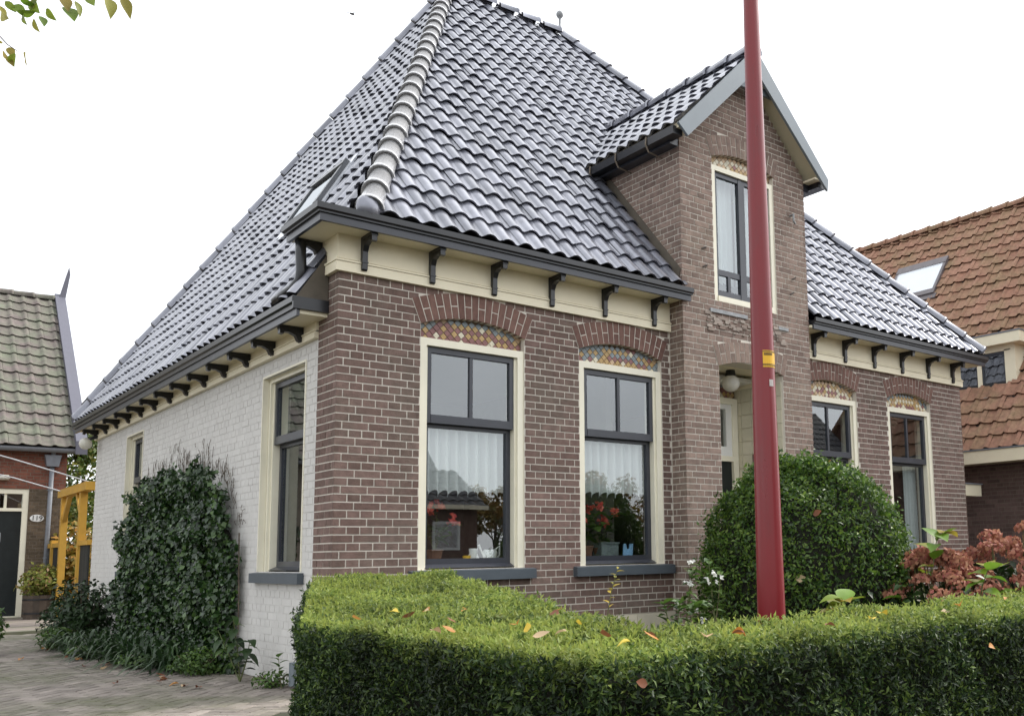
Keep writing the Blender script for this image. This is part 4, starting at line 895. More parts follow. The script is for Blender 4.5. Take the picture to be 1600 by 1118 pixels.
def put_leaf(k, p, nrm=(0, 0, 1), sc=1., label=None, group=None):
    me = random.choice(FME[k]); a = random.uniform(0, 6.28); d = V((math.cos(a), math.sin(a), random.uniform(-.1, .3)))
    o = bpy.data.objects.new('fallen_leaf', me); COL.objects.link(o); o.matrix_basis = orient(p, d, random.uniform(-.6, .6), sc, nrm)
    tagit(o, label or FL[k][0], 'leaf', group or ('fallen leaves of one colour on the hedge: ' + {'y': 'yellow', 'b': 'brown', 'o': 'orange', 'p': 'pale peach'}[k])); return o
random.seed(5); HL = []
for (x, y, k) in ((610, 962, 'y'), (628, 973, 'b'), (664, 962, 'p'), (545, 951, 'b'), (516, 934, 'o'), (500, 927, 'o'), (770, 972, 'b'), (805, 984, 'o'), (824, 996, 'y'), (832, 1003, 'p'), (769, 1008, 'p'), (786, 1009, 'p'), (775, 1017, 'o'), (727, 966, 'o'), (671, 960, 'o'), (712, 980, 'b'),
                  (674, 993, 'p'), (712, 995, 'o'), (858, 964, 'o'), (874, 966, 'b'), (880, 955, 'o'), (905, 984, 'y'), (885, 995, 'p'), (950, 1005, 'b'), (1008, 1000, 'b'), (1030, 1010, 'o'), (1163, 998, 'b'), (1192, 1000, 'y'), (1217, 1002, 'y'), (1258, 998, 'o'), (1145, 996, 'o'), (1355, 990, 'o'),
                  (1375, 966, 'y'), (1365, 975, 'y'), (1408, 947, 'o'), (1425, 974, 'o'), (1547, 936, 'b'), (1470, 963, 'p'), (1500, 950, 'o'), (1105, 1005, 'p'), (1290, 985, 'b'), (985, 1012, 'y'), (560, 975, 'o'), (740, 935, 'p'), (690, 930, 'o'), (1575, 940, 'o')):
    d = at(x, y, 1)-CAM; t_ = (.78-CAM.z)/d.z; q = CAM+d*t_
    for _ in range(4):
        z = hedge_z(q.x, q.y)
        if z is None: break
        t_ = (z+.018-CAM.z)/d.z; q = CAM+d*t_
    if z is not None:
        zone = next(t_ for lim, t_ in ((560, 'at the left end of the hedge top'), (640, 'on the hedge below the white brick wall corner'), (700, 'on the hedge under the left window jamb'), (790, 'on the hedge below the middle of the left window'), (850, 'on the hedge corner beside the left window sill'), (920, 'on the hedge below the gap between two windows'),
              (1040, 'on the hedge below the second window'), (1170, 'on the hedge just left of the red post'), (1235, 'on the hedge right at the red post'), (1310, 'on the hedge just right of the red post'), (1390, 'on the hedge below the middle of the bush'), (1450, 'on the hedge below the right side of the bush'), (9999, 'on the hedge below the hydrangeas')) if x < lim)
        lo_ = put_leaf(k, (q.x, q.y, z+.034), sc=random.uniform(.5, .85), label={'y': 'yellow', 'b': 'red-brown', 'o': 'orange', 'p': 'pale peach'}[k]+' fallen leaf '+zone, group='fallen leaves on the hedge'); HL.append((lo_['label'], y, lo_))
for l_ in {q[0] for q in HL}:
    g_ = sorted((q for q in HL if q[0] == l_), key=lambda q: q[1])
    if len(g_) > 1: g_[0][2]['label'] = l_+', behind'; g_[-1][2]['label'] = l_+', in front'
for (x, y, k, l_) in ((1270, 803, 'b', 'reddish fallen leaf caught halfway up the round bush'), (1287, 724, 'o', 'orange fallen leaf caught on top of the round bush'), (1243, 903, 'p', 'pale orange fallen leaf caught low on the round bush')):
    d = (at(x, y, 1)-CAM); t_ = 7.0
    while t_ < 9.5:
        q = CAM+d*t_; zz = min(max((q.z-.75)/(BZ-.75), 0), .999); r_ = BR*(1-zz**2.15)**.52
        if math.hypot(q.x-BC[0], q.y-BC[1]) < r_+.04: break
        t_ += .02
    put_leaf(k, q, (q.x-BC[0], q.y-BC[1], .4), 1.5, l_, 'fallen leaves caught on the bush')
for (x, y, k, l_) in ((1545, 1010, 'o', 'orange leaf stuck on the front face of the hedge at right'), (1012, 1068, 'b', 'brown leaf stuck on the front face of the hedge near its middle')):
    d = at(x, y, 1)-CAM; t_ = (-5.34-CAM.y)/d.y; put_leaf(k, CAM+d*t_, (0, -1, .4), .6, l_, 'leaves stuck on the hedge front')
random.seed(17)
for i in range(26):
    y = random.uniform(1.0, 6.4); x = -.50-.07*y+random.gauss(0, .16); k = random.choice('bbop'); zone = 'near the sapling' if y < 2 else 'by the near end of the ivy' if y < 3.2 else 'by the middle of the ivy' if y < 4.6 else 'by the far end of the ivy'
    put_leaf(k, (x, y, .018), sc=random.uniform(.9, 1.4), label={'b': 'dry brown', 'o': 'orange-brown', 'p': 'pale tan'}[k]+' fallen leaf on the pavers '+zone, group='dry leaves on the driveway')

# ================================================================== IVY AND PLANTS ALONG THE WHITE WALL
ivy = thing('ivy', 'dark glossy ivy climbing the white side wall between its two windows', 'climber', (0, 3.9, 0))
IP = [(2.0, 0), (6.3, 0), (6.15, .6), (5.95, 1.1), (5.8, 1.7), (5.3, 1.88), (4.3, 1.98), (3.3, 1.95), (2.55, 1.78), (2.12, 1.38), (2.02, .9)]
def in_poly(y, z, poly):
    r_ = np.zeros(len(y), bool); j = len(poly)-1
    for i in range(len(poly)):
        (xi, yi), (xj, yj) = poly[i], poly[j]; c = ((yi > z) != (yj > z)) & (y < (xj-xi)*(z-yi)/(yj-yi+1e-12)+xi); r_ ^= c; j = i
    return r_
n = 30000; y = RNG.uniform(1.7, 6.6, n); z = RNG.uniform(0, 2.25, n); wv = .10*np.sin(y*7)+.07*np.sin(y*17+z*5)+.06*np.sin(z*13)
ok = in_poly(y+wv*.6, z+wv*.9+RNG.normal(0, .035, n), IP); y, z = y[ok], z[ok]; P = np.stack([np.zeros(len(y)), y, z], 1)
edge = np.clip(np.minimum(y-1.8, 2.15-z)/.35, .15, 1); P[:, 0] = -.03-edge*(.15+.11*wob(P, 5)+.07*wob(P, 13))*RNG.random(len(y))**.4
ML_IVY = leaf_mat('ivy_leaf', [(.007, .020, .006), (.013, .036, .009), (.024, .058, .013), (.065, .12, .026)], rough=.30, trans=.12, spec=.45)
foliage('foliage', P, np.tile([-1., -.35, .45], (len(y), 1)), .052, ML_IVY, ivy, wid=.85, jit=.8, droop=1.)
mk('inner_twigs', MB(LEFT).prism([(-yy, -.07, zz) for yy, zz in [(2.15, 0), (6.1, 0), (5.8, .9), (5.6, 1.55), (5.2, 1.75), (4.2, 1.8), (3.4, 1.78), (2.8, 1.6), (2.35, 1.25), (2.2, .8)]], (0, .06, 0)), M_CORE, ivy)
random.seed(8)
t = MB()
for i in range(240):                                   # dry rootlets left on the wall round the top of the ivy
    y0 = random.uniform(2.05, 5.6); zt = np.interp(y0, (2.05, 2.6, 3.3, 4.3, 5.3, 5.6), (1.3, 1.8, 1.97, 2.0, 1.9, 1.8)); z0 = zt+random.uniform(-.2, .28)*random.random(); l_ = random.uniform(.04, .14); a = random.gauss(0, .5)
    t.tube([(-.002, y0, z0), (-.006, y0+l_*math.sin(a)*.5+random.gauss(0, .008), z0+l_*.5), (-.002, y0+l_*math.sin(a), z0+l_*math.cos(a))], .0028, 3, False)
mk('dry_rootlets', t, M_BARK, ivy, kind='stuff', recalc=False)
for i in range(2): mk('hanging_stem', MB().tube([(-.05, 1.98-.03*i, 1.25-.4*i), (-.06, 1.93-.04*i, 1.0-.3*i), (-.05, 1.93, .7), (-.06, 1.88, .35)], .006, 4), M_BARK, ivy)
blade_m = leaf_mat('strap_leaf', [(.014, .032, .012), (.025, .055, .018), (.05, .09, .03)], rough=.4, trans=.2, spec=.4)
def tuft(c, n, L_, label, group, seed):
    rng = np.random.default_rng(seed); o = thing('strap_leaf_plant', label, 'plant', (c[0], c[1], 0), group); vs = []; fs = []
    for i in range(n):
        a = rng.uniform(0, 6.28); el = rng.uniform(.5, 1.4); l_ = L_*rng.uniform(.6, 1.15); w = rng.uniform(.010, .020); b0 = np.array([c[0]+rng.normal(0, .08), c[1]+rng.normal(0, .10), 0]); d = np.array([np.cos(a)*np.cos(el), np.sin(a)*np.cos(el), np.sin(el)]); sd = np.array([-np.sin(a), np.cos(a), 0]); k0 = len(vs)
        for q in range(6):
            s_ = q/5; p = b0+d*l_*s_; p[2] -= l_*.75*s_**2.2; p[2] = max(p[2], .012); ww = w*(1-s_**2)+.001; vs += [p-sd*ww, p+sd*ww]
        fs += [(k0+2*q, k0+2*q+1, k0+2*q+3, k0+2*q+2) for q in range(5)]
    np_mesh('blades', vs, fs, blade_m, o, kind='stuff'); return o
for i, (x, y, l_) in enumerate(((-.36, 2.7, 'nearest'), (-.46, 3.3, 'second'), (-.52, 3.9, 'third'), (-.58, 4.5, 'fourth'), (-.62, 5.1, 'fifth'), (-.62, 5.7, 'sixth'), (-.30, 3.6, 'inner near'), (-.33, 4.7, 'inner far'))):
    tuft((x, y), 120, .74, f'{l_} tuft of dark strap leaves along the ivy, counted from the near end' if 'inner' not in l_ else f'{l_} tuft of dark strap leaves tucked against the ivy', 'strap leaf tufts along the wall', 40+i)
def shrub(c, r, h, n, size, m, label, name='low_shrub', seed=1, group=None, wid=.55):
    rng = np.random.default_rng(seed); o = thing(name, label, 'shrub', (c[0], c[1], 0), group); D = unit(rng.normal(0, 1, (n, 3))); q = rng.random(n)**.45
    P = np.array([c[0], c[1], h*.5])+D*q[:, None]*np.array([r, r, h*.5]); P += D*(.2*r*wob(P, 5))[:, None]; P[:, 2] = np.maximum(P[:, 2], .02)
    foliage('foliage', P, D+np.array([0, 0, .6]), size, m, o, wid=wid, jit=.6, rng=rng)
    for i in range(7):
        a = rng.uniform(0, 6.28); mk('stem', MB().tube([(c[0], c[1], 0), (c[0]+r*.3*math.cos(a), c[1]+r*.3*math.sin(a), h*.4), (c[0]+r*.7*math.cos(a), c[1]+r*.7*math.sin(a), h*.85)], [.012, .008, .004], 5), M_BARK, o)
    return o
shrub((-.42, 6.6), .42, .80, 1600, .07, ML_DARK, 'dark twiggy shrub at the far end of the ivy', seed=2)
shrub((-.40, 7.4), .36, .60, 1200, .06, ML_DARK, 'low dark shrub near the far corner of the white wall', seed=3)
shrub((-.72, 6.1), .24, .26, 600, .06, ML_MID, 'small green shrub spilling onto the driveway edge', seed=4)
shrub((-.30, 2.15), .26, .22, 900, .04, ML_MID, 'low bright green plant at the near foot of the ivy', seed=6)
shrub((-.62, 4.75), .28, .14, 700, .04, ML_MID, 'flat green plant creeping over the pavers by the strap leaves', seed=7)
shrub((-.42, 3.15), .30, .16, 900, .04, ML_MID, 'flat pale green plant in front of the nearest strap leaves', seed=9)
shrub((-.15, .75), .16, .12, 260, .035, ML_MID, 'tiny green weed under the near side window', seed=10)
random.seed(33); o = thing('sapling', 'dark leafy sapling leaning on the white wall beside the ivy', 'plant', (-.28, 1.25, 0))
dl = [big_leaf(.13, .075, m=ML_DARK, curl=.5), big_leaf(.11, .06, m=ML_MID, curl=.5)]
for pts in ([(-.2, 1.35, 0), (-.24, 1.33, .3), (-.30, 1.28, .55)], [(-.2, 1.35, 0), (-.28, 1.45, .25), (-.33, 1.55, .42)], [(-.2, 1.35, 0), (-.2, 1.2, .2), (-.22, 1.08, .36)]): leafy_stem(o, pts, dl, 11, 1., (-30, 30), .007, start=.25)
o = thing('small_weed', 'small bright green weed by the wall vent', 'plant', (-.15, .62, 0)); leafy_stem(o, [(-.12, .62, 0), (-.14, .62, .12), (-.16, .60, .25)], ml_, 8, 1.1, (0, 45), .004)
mk('wall_vent_pipe', MB().tube([(-.045, .60, .02), (-.045, .60, .20)], .028, 10), M_GREYB, H)

# ================================================================== HOUSE AT THE LEFT
M_BRN = mat('neighbour_brick_red', (.15, .055, .038), (.21, .08, .052), rough=.9, noise=14, namt=.3, bump=.3); M_BRN2 = mat('neighbour_brick_brown', (.085, .062, .04), (.135, .098, .065), rough=.9, noise=14, namt=.3, bump=.3)
M_MJ2 = mat('neighbour_joint', (.17, .14, .11), rough=.95)
M_TILE2 = mat('weathered_concrete_tile', (.125, .102, .096), (.165, .135, .126), rough=.85, noise=10, namt=.3, bump=.3, c3=(.135, .146, .106), c3scale=2.2, c3lo=.38, c3hi=.62)
Y2, X2 = 14.3, .58
H2 = thing('neighbour_house', 'small brick house at the left with weathered grey-green tiled roof and dark door', 'house', (-2.5, 17.5, 0))
w2 = mk('front_wall', wall_body(FRONT, [-6, X2-.006], [0, 3.2], [(-1.14, -.02, 0, 2.42)], .004, .25, (0, Y2, 0)), M_MJ2, H2)
dc = [lambda v: (-1.14, -.02) if v < 2.42 else None]
lay(FRONT, -3, X2, 0, 2.42, w2, M_BRN2, dc, ofs=(0, Y2, 0), vref=0, jit=.003); lay(FRONT, -3, X2, 2.42, 3.2, w2, M_BRN, dc, ofs=(0, Y2, 0), vref=0, jit=.003)
flush_bricks('brick', 120)
mk('side_wall', MB().box(X2-.25, X2-.0, Y2+.26, 21, 0, 3.2).box(-6, X2-.26, 20.8, 21, 0, 3.2), M_BRN2, H2)
mk('gable_wall', MB().prism([(X2, Y2+.1, 3.2), (X2, 20.9, 3.2), (X2, 17.5, 6.8)], (-.2, 0, 0)), M_BRN, H2)
dfm = mk('door_frame', MB(Matrix.Translation((0, Y2, 0))).box(-1.14, -1.06, .02, .14, 0, 2.42).box(-.11, -.02, .02, .14, 0, 2.42).box(-1.06, -.11, .02, .14, 2.33, 2.42).box(-1.06, -.11, .03, .14, 2.0, 2.06).box(-.40, -.36, .05, .12, 2.06, 2.33).box(-.74, -.70, .05, .12, 2.06, 2.33).box(-1.06, -.11, .0, .16, 0, .05), M_CREAMF, H2)
for a, b in ((-1.06, -.74), (-.70, -.40), (-.36, -.11)): mk('pane', MB(Matrix.Translation((0, Y2, 0))).box(a, b, .085, .09, 2.06, 2.33), GLASS, dfm)
d2 = mk('door', MB(Matrix.Translation((0, Y2, 0))).box(-1.06, -.11, .07, .12, .05, 2.0), M_DOOR, H2)
mk('letter_plate', MB(Matrix.Translation((0, Y2, 0))).box(-.70, -.42, .06, .07, 1.42, 1.60), M_LEAD, d2)
pn = mk('number_plate', MB(Matrix.Translation((.13, Y2-.006, 1.87)) @ Matrix.Rotation(R(90), 4, 'X') @ Matrix.Scale(.6, 4, (0, 1, 0))).lathe([(0, -.0), (.115, 0), (.115, .012), (.105, .016), (0, .016)], (0, 0, 0), 28), M_WHITEP, H2)
fc = bpy.data.curves.new('house_number', 'FONT'); fc.body = '119'; fc.size = .125; fc.align_x = 'CENTER'; fc.align_y = 'CENTER'; fc.extrude = .001; fc.materials.append(M_KS)
fo = bpy.data.objects.new('house_number', fc); COL.objects.link(fo); fo.parent = pn; fo.location = V((.13, Y2-.026, 1.87))-base(H2); fo.rotation_euler = (R(90), 0, 0)
bpy.context.view_layer.update(); fm2 = bpy.data.meshes.new_from_object(fo); fl2, fr2 = fo.location.copy(), fo.rotation_euler.copy(); bpy.data.objects.remove(fo); fo = link(bpy.data.objects.new('house_number', fm2), pn); fo.location = fl2; fo.rotation_euler = fr2
RG = [(-.13+.06*math.cos(R(a)), 3.12+.075*math.sin(R(a))) for a in range(180, 361, 20)]
prof = [(-.20+.065*math.cos(R(a)), 3.205+.085*math.sin(R(a))) for a in range(180, 361, 20)]+[(-.20+.055*math.cos(R(a)), 3.205+.073*math.sin(R(a))) for a in range(360, 179, -20)]
M_ZINC = mat('zinc', (.17, .18, .20), rough=.5, vary=False, noise=8, namt=.2)
mk('gutter', run(FRONT, -6, .80, prof, (0, Y2, 0)), M_ZINC, H2, smooth=False)
mk('hopper', MB().prism([(.22, Y2-.16, 2.86), (.42, Y2-.16, 2.86), (.44, Y2-.16, 3.0), (.46, Y2-.16, 3.08), (.18, Y2-.16, 3.08), (.20, Y2-.16, 3.0)], (0, .14, 0)).tube([(.32, Y2-.10, 3.06), (.32, Y2-.13, 3.14)], .035, 8), M_ZINC, H2)
mk('downpipe', MB().tube([(.32, Y2-.07, 2.9), (.31, Y2-.07, 1.6), (.30, Y2-.07, .05)], .042, 10), M_ZINC, H2, smooth=True)
for z in (2.4, 1.1): mk('pipe_clip', MB().lathe([(.05, z), (.052, z), (.052, z+.03), (.05, z+.03)], (.31, Y2-.07, 0), 10), M_ZINC, H2)
S2 = V((0, 3.45, 3.72)).normalized(); L2 = math.hypot(3.45, 3.72)
T2 = tile_mesh(.262, .315, amp=.022, th=.022, lift=.034, kind='roll', m=M_TILE2)
def slab_on(name, O, U, S_, poly, m, parent, th=.05):
    O, U, S_ = V(O), V(U).normalized(), V(S_).normalized(); n_ = U.cross(S_); return mk(name, MB().prism([O+U*u+S_*s-n_*(.02+th) for u, s in poly], n_*th), m, parent)
po = [(-6, 0), (.66, 0), (.66, L2), (-6, L2)]
r2 = slab_on('roof', (0, Y2-.25, 3.23), (1, 0, 0), S2, po, M_DECK, H2); tile_slope((0, Y2-.25, 3.23), (1, 0, 0), S2, po, .262, .315, T2, r2, 'l', phase=.10); flush_tiles('l', 160)
slab_on('rear_roof', (0, 21, 3.23), (-1, 0, 0), (0, -3.5, 3.72), [(-.66, 0), (6, 0), (6, 5.1), (-.66, 5.1)], M_TILE2, H2)
CAP2 = cap_mesh(.10, .4, M_TILE2, collar=.008); cap_line((.66, 17.5, 6.97), (-6, 17.5, 6.97), (0, 0, 1), CAP2, .40, r2, 'ridge_tile', sink=.04)
M_VERGE = mat('grey_verge_board', (.12, .12, .15), rough=.45, vary=False, namt=.06)
mk('verge_board', MB().prism([(.66, Y2-.30, 3.10), (.66, Y2-.30, 3.36), (.66, 17.5, 7.08), (.66, 17.5, 6.80)], (.20, 0, 0)), M_VERGE, H2)
mk('verge_board', MB().prism([(.66, 21.3, 3.10), (.66, 21.3, 3.36), (.66, 17.51, 7.08), (.66, 17.51, 6.80)], (.20, 0, 0)), M_VERGE, H2)
mk('gable_spike', MB().prism([(.73, 17.42, 6.95), (.86, 17.42, 6.95), (.93, 17.42, 7.55), (.90, 17.42, 7.72), (.86, 17.42, 7.55)], (0, .06, 0)), M_VERGE, H2)
lm = thing('outdoor_lamp', 'small pale bulkhead lamp on the red brick above the left door', 'lamp', (-.45, Y2-.1, 2.6))
mk('shade', MB().sphere((-.47, Y2-.08, 2.62), .09, 12, 8, (1.5, .8, .5)), M_OPAL, lm, smooth=True); mk('lamp_base', MB().box(-.56, -.36, Y2-.03, Y2-.0, 2.58, 2.68), M_CREAMF, lm)

# ---- wooden tub, plants by the left door
tub = thing('plant_tub', 'dark wooden half barrel holding a yellowing flowering shrub beside the left door', 'planter', (.12, 13.25, .03))
n_ = 16
for i in range(n_):
    a = 2*math.pi*i/n_; c_, s__ = math.cos(a), math.sin(a); hw = .052; vs = []
    for (r_, z) in ((.25, .03), (.275, .45)):
        for dr_ in (0, -.025):
            for sg in (-1, 1): vs.append((.12+(r_+dr_)*c_-sg*hw*s__, 13.25+(r_+dr_)*s__+sg*hw*c_, z))
    mk('stave', MB().add(vs, [(0, 1, 5, 4), (2, 6, 7, 3), (0, 4, 6, 2), (1, 3, 7, 5), (4, 5, 7, 6), (0, 2, 3, 1)]), mat('tub_wood', (.05, .04, .032), (.08, .06, .045), rough=.9), tub)
for z in (.12, .36): mk('hoop', MB().lathe([(.264+z*.03, z), (.270+z*.03, z), (.272+z*.03, z+.03), (.266+z*.03, z+.03)], (.12, 13.25, .0), 20), M_BLACK, tub)
mk('soil', MB().lathe([(0, .40), (.25, .40)], (.12, 13.25, 0), 16), M_EARTH, tub)
shrub((.12, 13.25), .36, .62, 1300, .075, leaf_mat('tub_leaf', [(.10, .16, .03), (.28, .28, .05), (.20, .24, .05), (.30, .16, .08)]), 'yellow-green shrub with fading pink tips growing in the wooden tub', name='potted_shrub', seed=12)
[q for q in bpy.data.objects if q.name == 'potted_shrub'][0].location.z = .40
pp = at(0, 985, 10.5); shrub((pp.x-.22, pp.y), .26, .62, 900, .07, ML_MID, 'green bush cut off by the left edge of the picture', seed=13)
# ---- yellow gate frame, fence, wires
M_YEL = mat('yellow_paint', (.50, .29, .05), rough=.45, vary=False, noise=5, namt=.12)
gt = thing('garden_gate_frame', 'yellow painted timber gate frame with braces in the alley beside the white house', 'gate', (.36, 12.1, 0))
for y in (11.35, 13.0): mk('gate_post', MB().box(.31, .42, y-.055, y+.055, 0, 2.20), M_YEL, gt)
mk('head_beam', MB().box(.285, .445, 10.75, 13.25, 2.20, 2.34), M_YEL, gt)
for (y0, y1) in ((11.415, 11.75), (12.935, 12.6)): mk('brace', MB().prism([(.33, y0, 1.75), (.33, y0, 1.88), (.33, y1, 2.20), (.33, y1+(.12 if y1 < y0 else -.12)*-1, 2.20)], (.07, 0, 0)), M_YEL, gt)
for (y0, y1) in ((10.6, 11.285), (13.065, 14.25)): mk('rail', MB().box(.32, .41, y0, y1, 1.30, 1.38), M_YEL, gt); mk('rail', MB().box(.325, .405, y0, y1, .22, .29), M_YEL, gt)
mk('end_post', MB().box(.31, .42, 13.75, 13.86, 0, 1.44), M_YEL, gt)
M_FENCE = mat('dark_fence_board', (.016, .018, .016), (.03, .03, .026), rough=.8)
for (y0, y1) in ((10.62, 11.28), (13.08, 14.2)):
    y = y0
    while y < y1-.05: mk('fence_board', MB().box(.345, .37, y, min(y+.105, y1), .05, 1.30), M_FENCE, gt); y += .112
wire_m = mat('pale_wire', (.42, .42, .43), rough=.4, vary=False)
wo = thing('clothes_wire', 'upper of two pale wires running left from the yellow gate frame', 'wire', (.36, 11.2, 2.3), 'wires from the gate frame'); mk('cable', MB().tube([(.36, 10.9, 2.34), (-.6, 11.6, 2.72), (-2.6, 13.0, 3.45)], .011, 6), wire_m, wo)
wo = thing('clothes_wire', 'lower of two pale wires running left from the yellow gate frame', 'wire', (.36, 13.0, 2.3), 'wires from the gate frame'); mk('cable', MB().tube([(.33, 13.0, 2.30), (-.4, 13.3, 2.55), (-2.4, 14.2, 3.1)], .011, 6), wire_m, wo)

# ================================================================== HOUSE AT THE RIGHT
M_TILE3 = mat('old_orange_pantile', (.245, .125, .082), (.30, .165, .112), rough=.9, noise=14, namt=.35, bump=.4, c3=(.20, .155, .08), c3scale=2.4, c3lo=.42, c3hi=.80)
M_BR3 = mat('right_house_brick', (.085, .055, .05), (.14, .092, .082), rough=.9, noise=14, namt=.3)
H3 = thing('orange_roofed_house', 'house at the right with mossy orange pantile roof and cream flat-roofed dormer', 'house', (14.5, 3, 0))
k3 = 1.34; S3 = V((1, 0, k3)).normalized(); L3 = math.hypot(4, 4*k3)
po = [(-9.5, 0), (2.6, 0), (2.6, L3), (-9.5, L3)]
r3 = slab_on('roof', (11, 0, 2.55), (0, -1, 0), S3, po, M_DECK, H3)
T3 = tile_mesh(.245, .285, amp=.026, th=.02, lift=.036, kind='roll', m=M_TILE3)
DXF, DYN, DYF = 11.90, .66, 3.4
def skip3(P): return P.x > DXF-.12 and DYN-.02 < P.y < DYF and P.z < 4.36 or (3.09 < P.y < 4.41 and 13.62 < P.x < 14.22)
tile_slope((11, 0, 2.55), (0, -1, 0), S3, po, .245, .285, T3, r3, 'r', skip=skip3, jit=.008); flush_tiles('r', 300)
slab_on('rear_roof', (19, 0, 2.55), (0, 1, 0), (-1, 0, k3), [(-2.6, 0), (9.5, 0), (9.5, L3), (-2.6, L3)], M_TILE3, H3)
CAP3 = cap_mesh(.11, .36, M_TILE3, collar=.012); cap_line((15, -2.6, 7.96), (15, 9.5, 7.96), (0, 0, 1), CAP3, .37, r3, 'ridge_tile', sink=.05)
w3 = mk('side_wall', MB(LEFT).box(-9.3, 2.4, .004, .3, 0, 2.5).M and MB(Matrix.Translation((11.36, 0, 0)) @ LEFT).box(-9.3, 2.4, .004, .3, 0, 2.45), M_MJ2, H3)
lay(LEFT, -1.6, 2.4, .0, 2.45, w3, M_BR3, ofs=(11.36, 0, 0), vref=0, group='brick', ch=.0655); flush_bricks('brick', 120)
mk('gable_wall', MB().prism([(11.4, -2.4, 0), (18.6, -2.4, 0), (18.6, -2.4, 2.45), (15, -2.4, 7.5), (11.4, -2.4, 2.45)], (0, .25, 0)), M_BR3, H3)
mk('eaves_board', MB().box(10.93, 10.97, -2.6, 9.5, 2.33, 2.53), M_CREAM, H3); mk('eaves_soffit', MB().box(10.97, 11.36, -2.5, 9.4, 2.34, 2.37), M_CREAM, H3)
mk('drip_edge', MB().box(10.915, 10.98, -2.6, 9.5, 2.535, 2.555), M_ZINC, H3)
rw = lambda y, x, h=0: V((x, y, 2.55+k3*(x-11)))+V((-k3, 0, 1)).normalized()*h
def slab3(y0, y1, x0, x1, h0, h1): return [rw(y, x, h) for h in (h0, h1) for (y, x) in ((y0, x0), (y1, x0), (y1, x1), (y0, x1))]
rwm = mat('roof_window_bronze', (.12, .105, .11), rough=.4, vary=False)
mk('sky_reflection_sheet', MB().add(slab3(3.21, 4.29, 13.7, 14.17, .035, .045), BF), M_WHITEP, H3)  # white sheet added under the skylight pane, standing in for reflected sky
k_ = mk('roof_window', MB().add(slab3(3.15, 4.35, 13.62, 13.70, .0, .06), BF).add(slab3(3.15, 4.35, 14.17, 14.28, .0, .07), BF).add(slab3(3.15, 3.21, 13.7, 14.17, 0, .06), BF).add(slab3(4.29, 4.35, 13.7, 14.17, 0, .06), BF).add(slab3(3.09, 4.41, 13.54, 13.62, .0, .03), BF), rwm, H3)
mk('pane', MB().add(slab3(3.21, 4.29, 13.7, 14.17, .06, .065), BF), glass_mat('skylight_glass', 2.6, (.97, .98, 1), 0), k_)
dm = mk('dormer', MB().box(DXF, 13.2, DYN, DYN+.08, 3.55, 4.37).box(DXF, DXF+.08, DYN+.08, DYN+.19, 3.66, 4.30).box(DXF, DXF+.08, DYN+.08, DYF, 3.58, 3.66).box(DXF, DXF+.08, DYN+.08, DYF, 4.28, 4.37).box(DXF, DXF+.08, 1.28, 1.36, 3.66, 4.28).box(DXF, DXF+.08, DYF-.3, DYF, 3.66, 4.28), M_CREAM, H3)
mk('dormer_roof', MB().box(DXF-.17, 13.4, DYN-.18, DYF, 4.37, 4.545), M_CREAM, H3); mk('roof_edge', MB().box(DXF-.18, 13.4, DYN-.19, DYF, 4.546, 4.57), M_ZINC, H3)
for (a, b) in ((DYN+.19, 1.28), (1.36, DYF-.3)):
    mk('sash', MB().box(DXF+.02, DXF+.06, a, a+.03, 3.66, 4.28).box(DXF+.02, DXF+.06, b-.03, b, 3.66, 4.28).box(DXF+.02, DXF+.06, a+.03, b-.03, 3.66, 3.72).box(DXF+.02, DXF+.06, a+.03, b-.03, 4.23, 4.28), M_DARK, dm)
    mk('pane', MB().box(DXF+.04, DXF+.044, a+.03, b-.03, 3.72, 4.23), GLASS, dm)
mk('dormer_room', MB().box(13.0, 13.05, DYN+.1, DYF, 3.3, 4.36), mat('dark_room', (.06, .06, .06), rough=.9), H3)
mk('lead_apron', MB().prism([(11.68, DYN-.05, 3.49), (11.9, DYN-.05, 3.60), (11.9, DYN-.05, 3.575), (11.70, DYN-.05, 3.46)], (0, 2.8, 0)), M_LEAD, H3)
cv = thing('side_canopy', 'cream beam on a brown post in the passage right of the brick house', 'canopy', (10.4, .95, 0))
mk('beam', MB().box(9.6, 10.98, .90, 1.02, 1.81, 1.99), M_CREAM, cv); mk('cap_board', MB().box(9.58, 11.0, .88, 1.04, 1.992, 2.01), M_ZINC, cv)
mk('canopy_post', MB().box(10.45, 10.53, .91, 1.01, 0, 1.808), mat('brown_post', (.13, .075, .05), (.2, .12, .08), vary=False, rough=.7), cv)

# ================================================================== TREES
def tree(name, label, base_, h, r_, n, size, m, seed, group=None, clumps=26, flat=.8, trunk=True, lean=(0, 0)):
    rng = np.random.default_rng(seed); o = thing(name, label, 'tree', base_, group); b = np.array(base_); c = b+np.array([lean[0], lean[1], h-r_*flat]); cl = []
    tb = MB().tube([b, b+np.array([lean[0]*.3, lean[1]*.3, h*.35]), b+np.array([lean[0]*.8, lean[1]*.8, h*.7])], [h*.028, h*.02, h*.008], 8)
    for i in range(clumps):
        d = unit(rng.normal(0, 1, (1, 3)))[0]; q = c+d*np.array([r_, r_, r_*flat])*rng.random()**.4; cl.append((q, r_*rng.uniform(.18, .36)))
        if i < 12: tb.tube([b+np.array([lean[0]*.3, lean[1]*.3, h*rng.uniform(.3, .6)]), (b+q)/2+np.array([0, 0, h*.2]), q], [h*.010, h*.006, h*.002], 5)
    mk('trunk', tb, M_BARK, o)
    P = []; Nn_ = []
    for q, rr__ in cl:
        k = n//clumps; D = unit(rng.normal(0, 1, (k, 3))); P.append(q+D*(rng.random(k)**.5)[:, None]*rr__); Nn_.append(D+np.array([0, 0, .5]))
    foliage('crown', np.concatenate(P), np.concatenate(Nn_), size, m, o, jit=.6, rng=rng, droop=.5); return o
